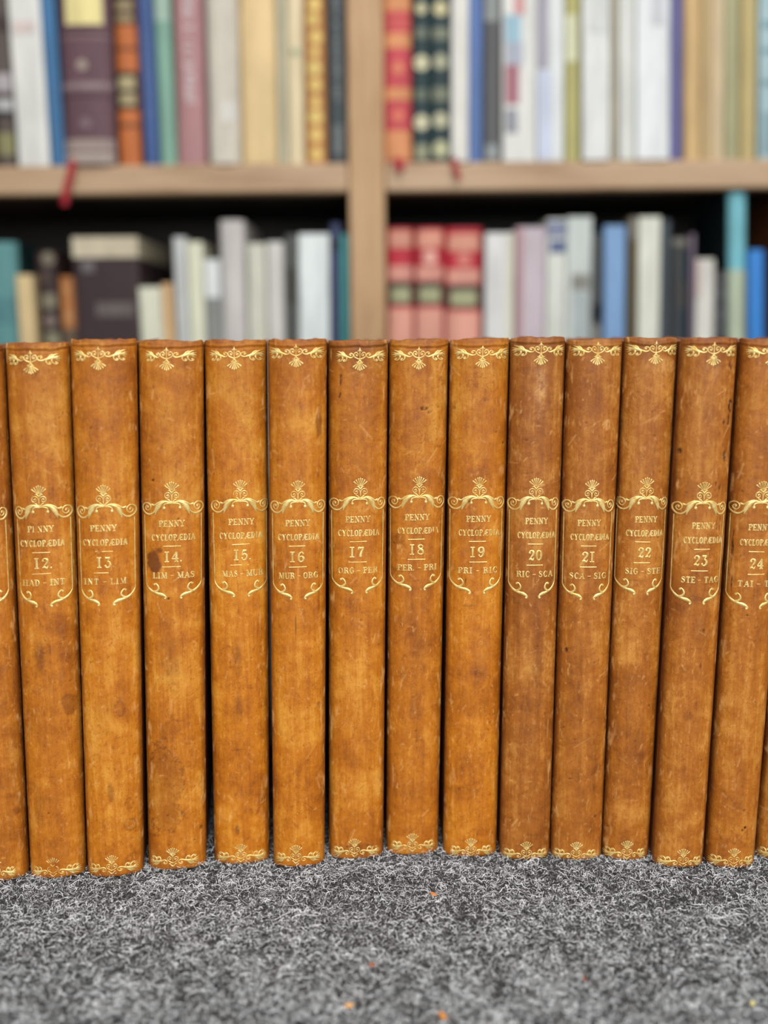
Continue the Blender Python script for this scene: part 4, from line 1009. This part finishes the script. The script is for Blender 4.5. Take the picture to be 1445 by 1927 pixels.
def cover_material(col, sheen):
    key = (tuple(col), sheen)
    if key in PAPER_CACHE:
        return PAPER_CACHE[key]
    mt, nt, b = new_mat('book_cloth' if sheen < 0.5 else 'book_jacket')
    v = obj_coords(nt)
    n = noise(nt, mapping(nt, v, (60, 60, 14)), 1.0, 4, 0.6)
    a = tuple(q * 0.74 for q in lin(col)[:3])
    lo = tuple(q * 0.86 for q in a[:3]) + (1,)
    hi = tuple(min(q * 1.08, 0.9) for q in a[:3]) + (1,)
    nt.links.new(ramp(nt, n, [(0.35, lo), (0.65, hi)]), b.inputs['Base Color'])
    b.inputs['Roughness'].default_value = 0.62 if sheen < 0.5 else 0.45
    b.inputs['Specular IOR Level'].default_value = 0.35
    PAPER_CACHE[key] = mt
    return mt


def shelf_book(label, group, x, y, z, w, h, lean, dep, sty, col, bands):
    root = empty('shelf_book' if sty != 'b' else 'boxed_volume', (x, y, z))
    tag(root, label, 'book', group)
    rd = {'h': min(0.0075, w * 0.24), 'p': 0.0006, 'b': 0.0012}[sty]
    bt = {'h': 0.0024, 'p': 0.0007, 'b': 0.003}[sty]
    bt = min(bt, w * 0.2)
    hw = w / 2
    n = 13
    us = np.linspace(-1, 1, n)
    pw = 2.0 if sty == 'h' else 8.0
    prof = lambda u: rd * (1 - np.maximum(1 - np.abs(u) ** pw, 0) ** 0.5)
    outer = [(-hw, dep)] + [(u * hw, prof(u)) for u in us] + [(hw, dep)]
    inner = [(-hw + bt, dep)] + [(u * (hw - bt), prof(u) + bt) for u in us] + [(hw - bt, dep)]
    v, k = [], len(outer)
    for zz in (0.0, h):
        v += [(a + lean * zz, b_, zz) for a, b_ in outer] + [(a + lean * zz, b_, zz) for a, b_ in inner]
    f = []
    for i in range(k - 1):
        f.append((i, i + 1, 2 * k + i + 1, 2 * k + i))
        f.append((k + i + 1, k + i, 3 * k + i, 3 * k + i + 1))
        f.append((i + 1, i, k + i, k + i + 1))
        f.append((2 * k + i, 2 * k + i + 1, 3 * k + i + 1, 3 * k + i))
    f.append((0, 2 * k, 3 * k, k))
    f.append((k - 1, 2 * k - 1, 4 * k - 1, 3 * k - 1))
    cov = mesh_np('cover', v, f, cover_material(col, 1.0 if sty == 'p' else 0.0), root, smooth=False)
    for (kind, z0, z1, u0, u1, c) in bands:
        if kind == 'boards':                     # side shade painted in: covers darker than the spine
            cov.data.materials.append(cover_material(c, 0.0))
            for pi, pol in enumerate(cov.data.polygons):
                if pi < 4 * (k - 1) and (pi // 4) in (0, k - 2):
                    pol.material_index = 1
    bands = [q for q in bands if q[0] != 'boards']
    ins = {'h': 0.003, 'p': 0.0004, 'b': 0.0015}[sty]
    box('text_block', (-hw + bt * 1.05, bt + rd * 1.0 + 0.0004, ins), (hw - bt * 1.05, dep - ins, h - ins), PAGES if sty != 'p' else PAGES_NEW, root, 0.0, lean)

    def surf(u, zz, lift):
        return (u * hw + lean * zz, float(prof(u)) - lift, zz)

    for (kind, z0, z1, u0, u1, c) in bands:
        cm = cover_material(c, 0.0)
        if kind == 'cap':
            # pale paper edge of the box, wrapping its front and side at the top
            e = 0.0006
            box('box_edge', (-hw - e, -e, z0), (hw + e, dep + e, h + e), cm, root, 0.0008, lean)
            continue
        L = 0.0004 if kind == 'band' else 0.0007
        vv, ff = [], []
        if kind in ('band', 'panel'):
            mm_ = 9
            ul = np.linspace(max(u0, -0.985), min(u1, 0.985), mm_)
            for zz in (z0, z1):
                for u in ul:
                    vv.append(surf(u, zz, L))
            for zz in (z0, z1):
                for u in ul:
                    vv.append(surf(u, zz, -0.0002))
            for i in range(mm_ - 1):
                ff.append((i, i + 1, mm_ + i + 1, mm_ + i))
                ff.append((2 * mm_ + i + 1, 2 * mm_ + i, i, i + 1)[::-1])
                ff.append((mm_ + i, mm_ + i + 1, 3 * mm_ + i + 1, 3 * mm_ + i))
            nm = 'spine_band' if kind == 'band' else 'spine_label'
        elif kind == 'disc':
            r = u1 * hw
            vv.append(surf(u0, z0, L))
            for i in range(20):
                a = 2 * PI * i / 20
                uu = max(-0.98, min(0.98, u0 + u1 * math.cos(a)))
                vv.append(surf(uu, z0 + r * math.sin(a), L * 0.7))
            for i in range(20):
                ff.append((0, 1 + i, 1 + (i + 1) % 20))
            nm = 'spine_ornament'
        else:
            # lettering that runs down the spine: short strokes, too small to read
            rs = random.Random(int(abs(x) * 1e5) + int(z0 * 1e4))
            zz = z1
            while zz > z0 + 0.003:
                hgt = rs.uniform(0.004, 0.0075)
                for q in range(2 if rs.random() < .7 else 1):
                    a0 = u0 + (u1 - u0) * rs.uniform(0, .25)
                    a1 = u1 - (u1 - u0) * rs.uniform(0, .3)
                    za = zz - hgt * (0.05 + 0.5 * q)
                    zb_ = za - hgt * 0.34
                    b0 = len(vv)
                    vv += [surf(a0, zb_, L), surf(a1, zb_, L), surf(a1, za, L), surf(a0, za, L)]
                    ff.append((b0, b0 + 1, b0 + 2, b0 + 3))
                zz -= hgt + (0.001 if rs.random() < .8 else 0.004)
            nm = 'spine_lettering'
        mesh_np(nm, vv, ff, cm, cov, smooth=False)
    return root


BOOKS = {}
for rec in SHELF_BOOKS:
    BOOKS[rec[0]] = shelf_book(*rec)

# red silk page markers hanging below three of the upper books
SILK = cover_material((176, 34, 48), 0.0)


def ribbon(parent, pts, w=0.0055):
    vv, ff = [], []
    for i, (px, py, pz) in enumerate(pts):
        vv += [(px - w / 2, py, pz), (px + w / 2, py - 0.0006, pz), (px + w / 2, py + 0.0004, pz), (px - w / 2, py + 0.001, pz)]
    for i in range(len(pts) - 1):
        for k in range(4):
            a, b_ = i * 4 + k, i * 4 + (k + 1) % 4
            ff.append((a, b_, b_ + 4, a + 4))
    mesh_np('ribbon_marker', vv, ff, SILK, parent)


ribbon(BOOKS['thick aubergine leather volume with cream label and pale bands on the upper shelf'],
       [(-0.018, -0.003, 0.004), (-0.0185, -0.0062, -0.004), (-0.021, -0.0072, -0.014), (-0.025, -0.0074, -0.024), (-0.0275, -0.0072, -0.036), (-0.0285, -0.007, -0.044)], 0.0085)
ribbon(BOOKS['red leather volume with orange bands, first on the upper shelf right of the upright'],
       [(0.0, -0.003, 0.004), (0.001, -0.0062, -0.003), (0.0014, -0.0068, -0.010)], 0.010)
ribbon(BOOKS['plain white book between the dark green pair and the slim royal blue book'],
       [(-0.006, -0.003, 0.003), (-0.0065, -0.0062, -0.004), (-0.004, -0.0068, -0.012), (-0.001, -0.0068, -0.02)], 0.006)

# ------------------------------------------------------------------ carpet pile: short curled fibres of black, grey and white wool
rs = np.random.RandomState(5)


def fibres(n, x0, x1, y0, y1):
    K = 6
    cx, cy = rs.uniform(x0, x1, n), rs.uniform(y0, y1, n)
    L = rs.gamma(3.2, 0.0014, n).clip(0.0015, 0.012)
    ang = rs.uniform(0, 2 * PI, n)
    curl = rs.normal(0, 1, n) * 4.6
    curl2 = rs.normal(0, 1, n) * 1.6
    zb = rs.uniform(0.0002, 0.0018, n)
    zh = np.abs(rs.normal(0, 0.0011, n))
    ph = rs.uniform(0, 1, n)
    wd = rs.uniform(0.00012, 0.00024, n)
    t = np.linspace(0, 1, K + 1)
    px, py, pz, dxs, dys = [], [], [], [], []
    X, Y = cx.copy(), cy.copy()
    for k in range(K + 1):
        a = ang + curl * t[k] + curl2 * np.sin(t[k] * 5 + ph * 6)
        dx, dy = np.cos(a), np.sin(a)
        px.append(X.copy()); py.append(Y.copy())
        pz.append(zb + zh * np.sin(PI * (0.15 + 0.7 * t[k])) + 0.0004 * np.sin(t[k] * 7 + ph * 20))
        dxs.append(dx); dys.append(dy)
        X = X + dx * L / K
        Y = Y + dy * L / K
    px, py, pz, dxs, dys = (np.array(q) for q in (px, py, pz, dxs, dys))
    px -= px.mean(0) - cx
    py -= py.mean(0) - cy
    tw = rs.uniform(-1.0, 1.0, n)
    taper = np.array([0.5, 1, 1, 1, 1, 1, 0.4])[:, None]
    ox, oy, oz = -dys * wd / 2 * np.cos(tw) * taper, dxs * wd / 2 * np.cos(tw) * taper, wd / 2 * np.sin(tw) * taper
    A = np.stack([px - ox, py - oy, pz - oz], -1)
    B = np.stack([px + ox, py + oy, pz + oz], -1)
    V = np.stack([A, B], 2).transpose(1, 0, 2, 3).reshape(-1, 3)
    V[:, 2] = np.maximum(V[:, 2], 0.00005)
    base = (np.arange(n) * (K + 1) * 2)[:, None]
    k = np.arange(K)[None, :] * 2
    f = np.stack([base + k, base + k + 2, base + k + 3, base + k + 1], -1).reshape(-1, 4)
    # wool colour: clumps of dark and light blend into each other
    clump = fbm(cx * 210, cy * 210, 7, 3)
    clump2 = fbm(cx * 60, cy * 60, 17, 2)
    r = rs.rand(n) + (clump - 0.5) * 0.55 + (clump2 - 0.5) * 0.3
    g = np.where(r < 0.32, 0.03 + 0.07 * rs.rand(n), np.where(r < 0.54, 0.22 + 0.25 * rs.rand(n), 0.7 + 0.28 * rs.rand(n)))
    colr = np.stack([g * 0.97, g, g * 1.02, np.ones(n)], -1)
    return V, f, np.repeat(colr, (K + 1) * 2, axis=0)


fm, nt, b = new_mat('wool_fibre')
at = nd(nt, 'ShaderNodeAttribute', attribute_type='GEOMETRY', attribute_name='wool')
nt.links.new(at.outputs['Color'], b.inputs['Base Color'])
b.inputs['Roughness'].default_value = 0.85
b.inputs['Specular IOR Level'].default_value = 0.15
V, f, colr = fibres(270000, -0.46, 0.46, 0.33, 0.68)
pile = mesh_np('carpet_pile', V, f, fm, None, smooth=True, attr={'wool': colr})
pile['kind'] = 'stuff'
tag(pile, 'curled black, grey and white wool fibres of the felt carpet in front of the leather volumes', 'carpet pile')

# ------------------------------------------------------------------ crumbs of leather and paper dropped on the carpet
CRUMBS = [
    (0.0231, 0.4997, 0.0016, (222, 142, 74), 'tiny orange leather crumb on the carpet just below the volume numbered 18'),
    (-0.0074, 0.4393, 0.0014, (190, 104, 56), 'tiny rust-brown crumb on the carpet, near the middle of the foreground'),
    (-0.0168, 0.41, 0.0019, (232, 170, 96), 'pale orange crumb low in the foreground, left of the middle'),
    (0.0223, 0.4023, 0.0022, (222, 146, 70), 'orange crumb on the carpet at the very bottom of the photo'),
    (0.1541, 0.4088, 0.0016, (232, 222, 140), 'pale yellow crumb on the carpet at the lower right corner'),
    (0.0865, 0.427, 0.0015, (140, 72, 44), 'dull red-brown crumb on the carpet at right in the foreground'),
]
for k, (cx, cy, r, col, lab) in enumerate(CRUMBS):
    rr = random.Random(k)
    mt, nt, b = new_mat('leather_crumb')
    nt.links.new(ramp(nt, noise(nt, obj_coords(nt), 900, 3), [(0.3, lin(tuple(q * 0.8 for q in col))), (0.7, lin(col))]), b.inputs['Base Color'])
    b.inputs['Roughness'].default_value = 0.7
    vv, ff = [], []
    n = 9
    for lvl, (zz, kk) in enumerate(((0.0, 0.8), (0.35, 1.0), (0.7, 0.75))):
        for i in range(n):
            a = 2 * PI * i / n
            q = r * kk * rr.uniform(0.7, 1.1)
            vv.append((q * math.cos(a) * 1.25, q * math.sin(a) * 0.7, zz * r))
    for lvl in range(2):
        for i in range(n):
            j = (i + 1) % n
            ff.append((lvl * n + i, lvl * n + j, (lvl + 1) * n + j, (lvl + 1) * n + i))
    ff.append(tuple(range(2 * n, 3 * n)))
    ff.append(tuple(reversed(range(n))))
    o = mesh_np('leather_crumb', vv, ff, mt, None, smooth=False)
    o.location = (cx, cy, 0.0019)
    o.rotation_euler = (rr.uniform(-.2, .2), rr.uniform(-.2, .2), rr.uniform(0, 6))
    tag(o, lab, 'crumb', 'crumbs on the carpet')
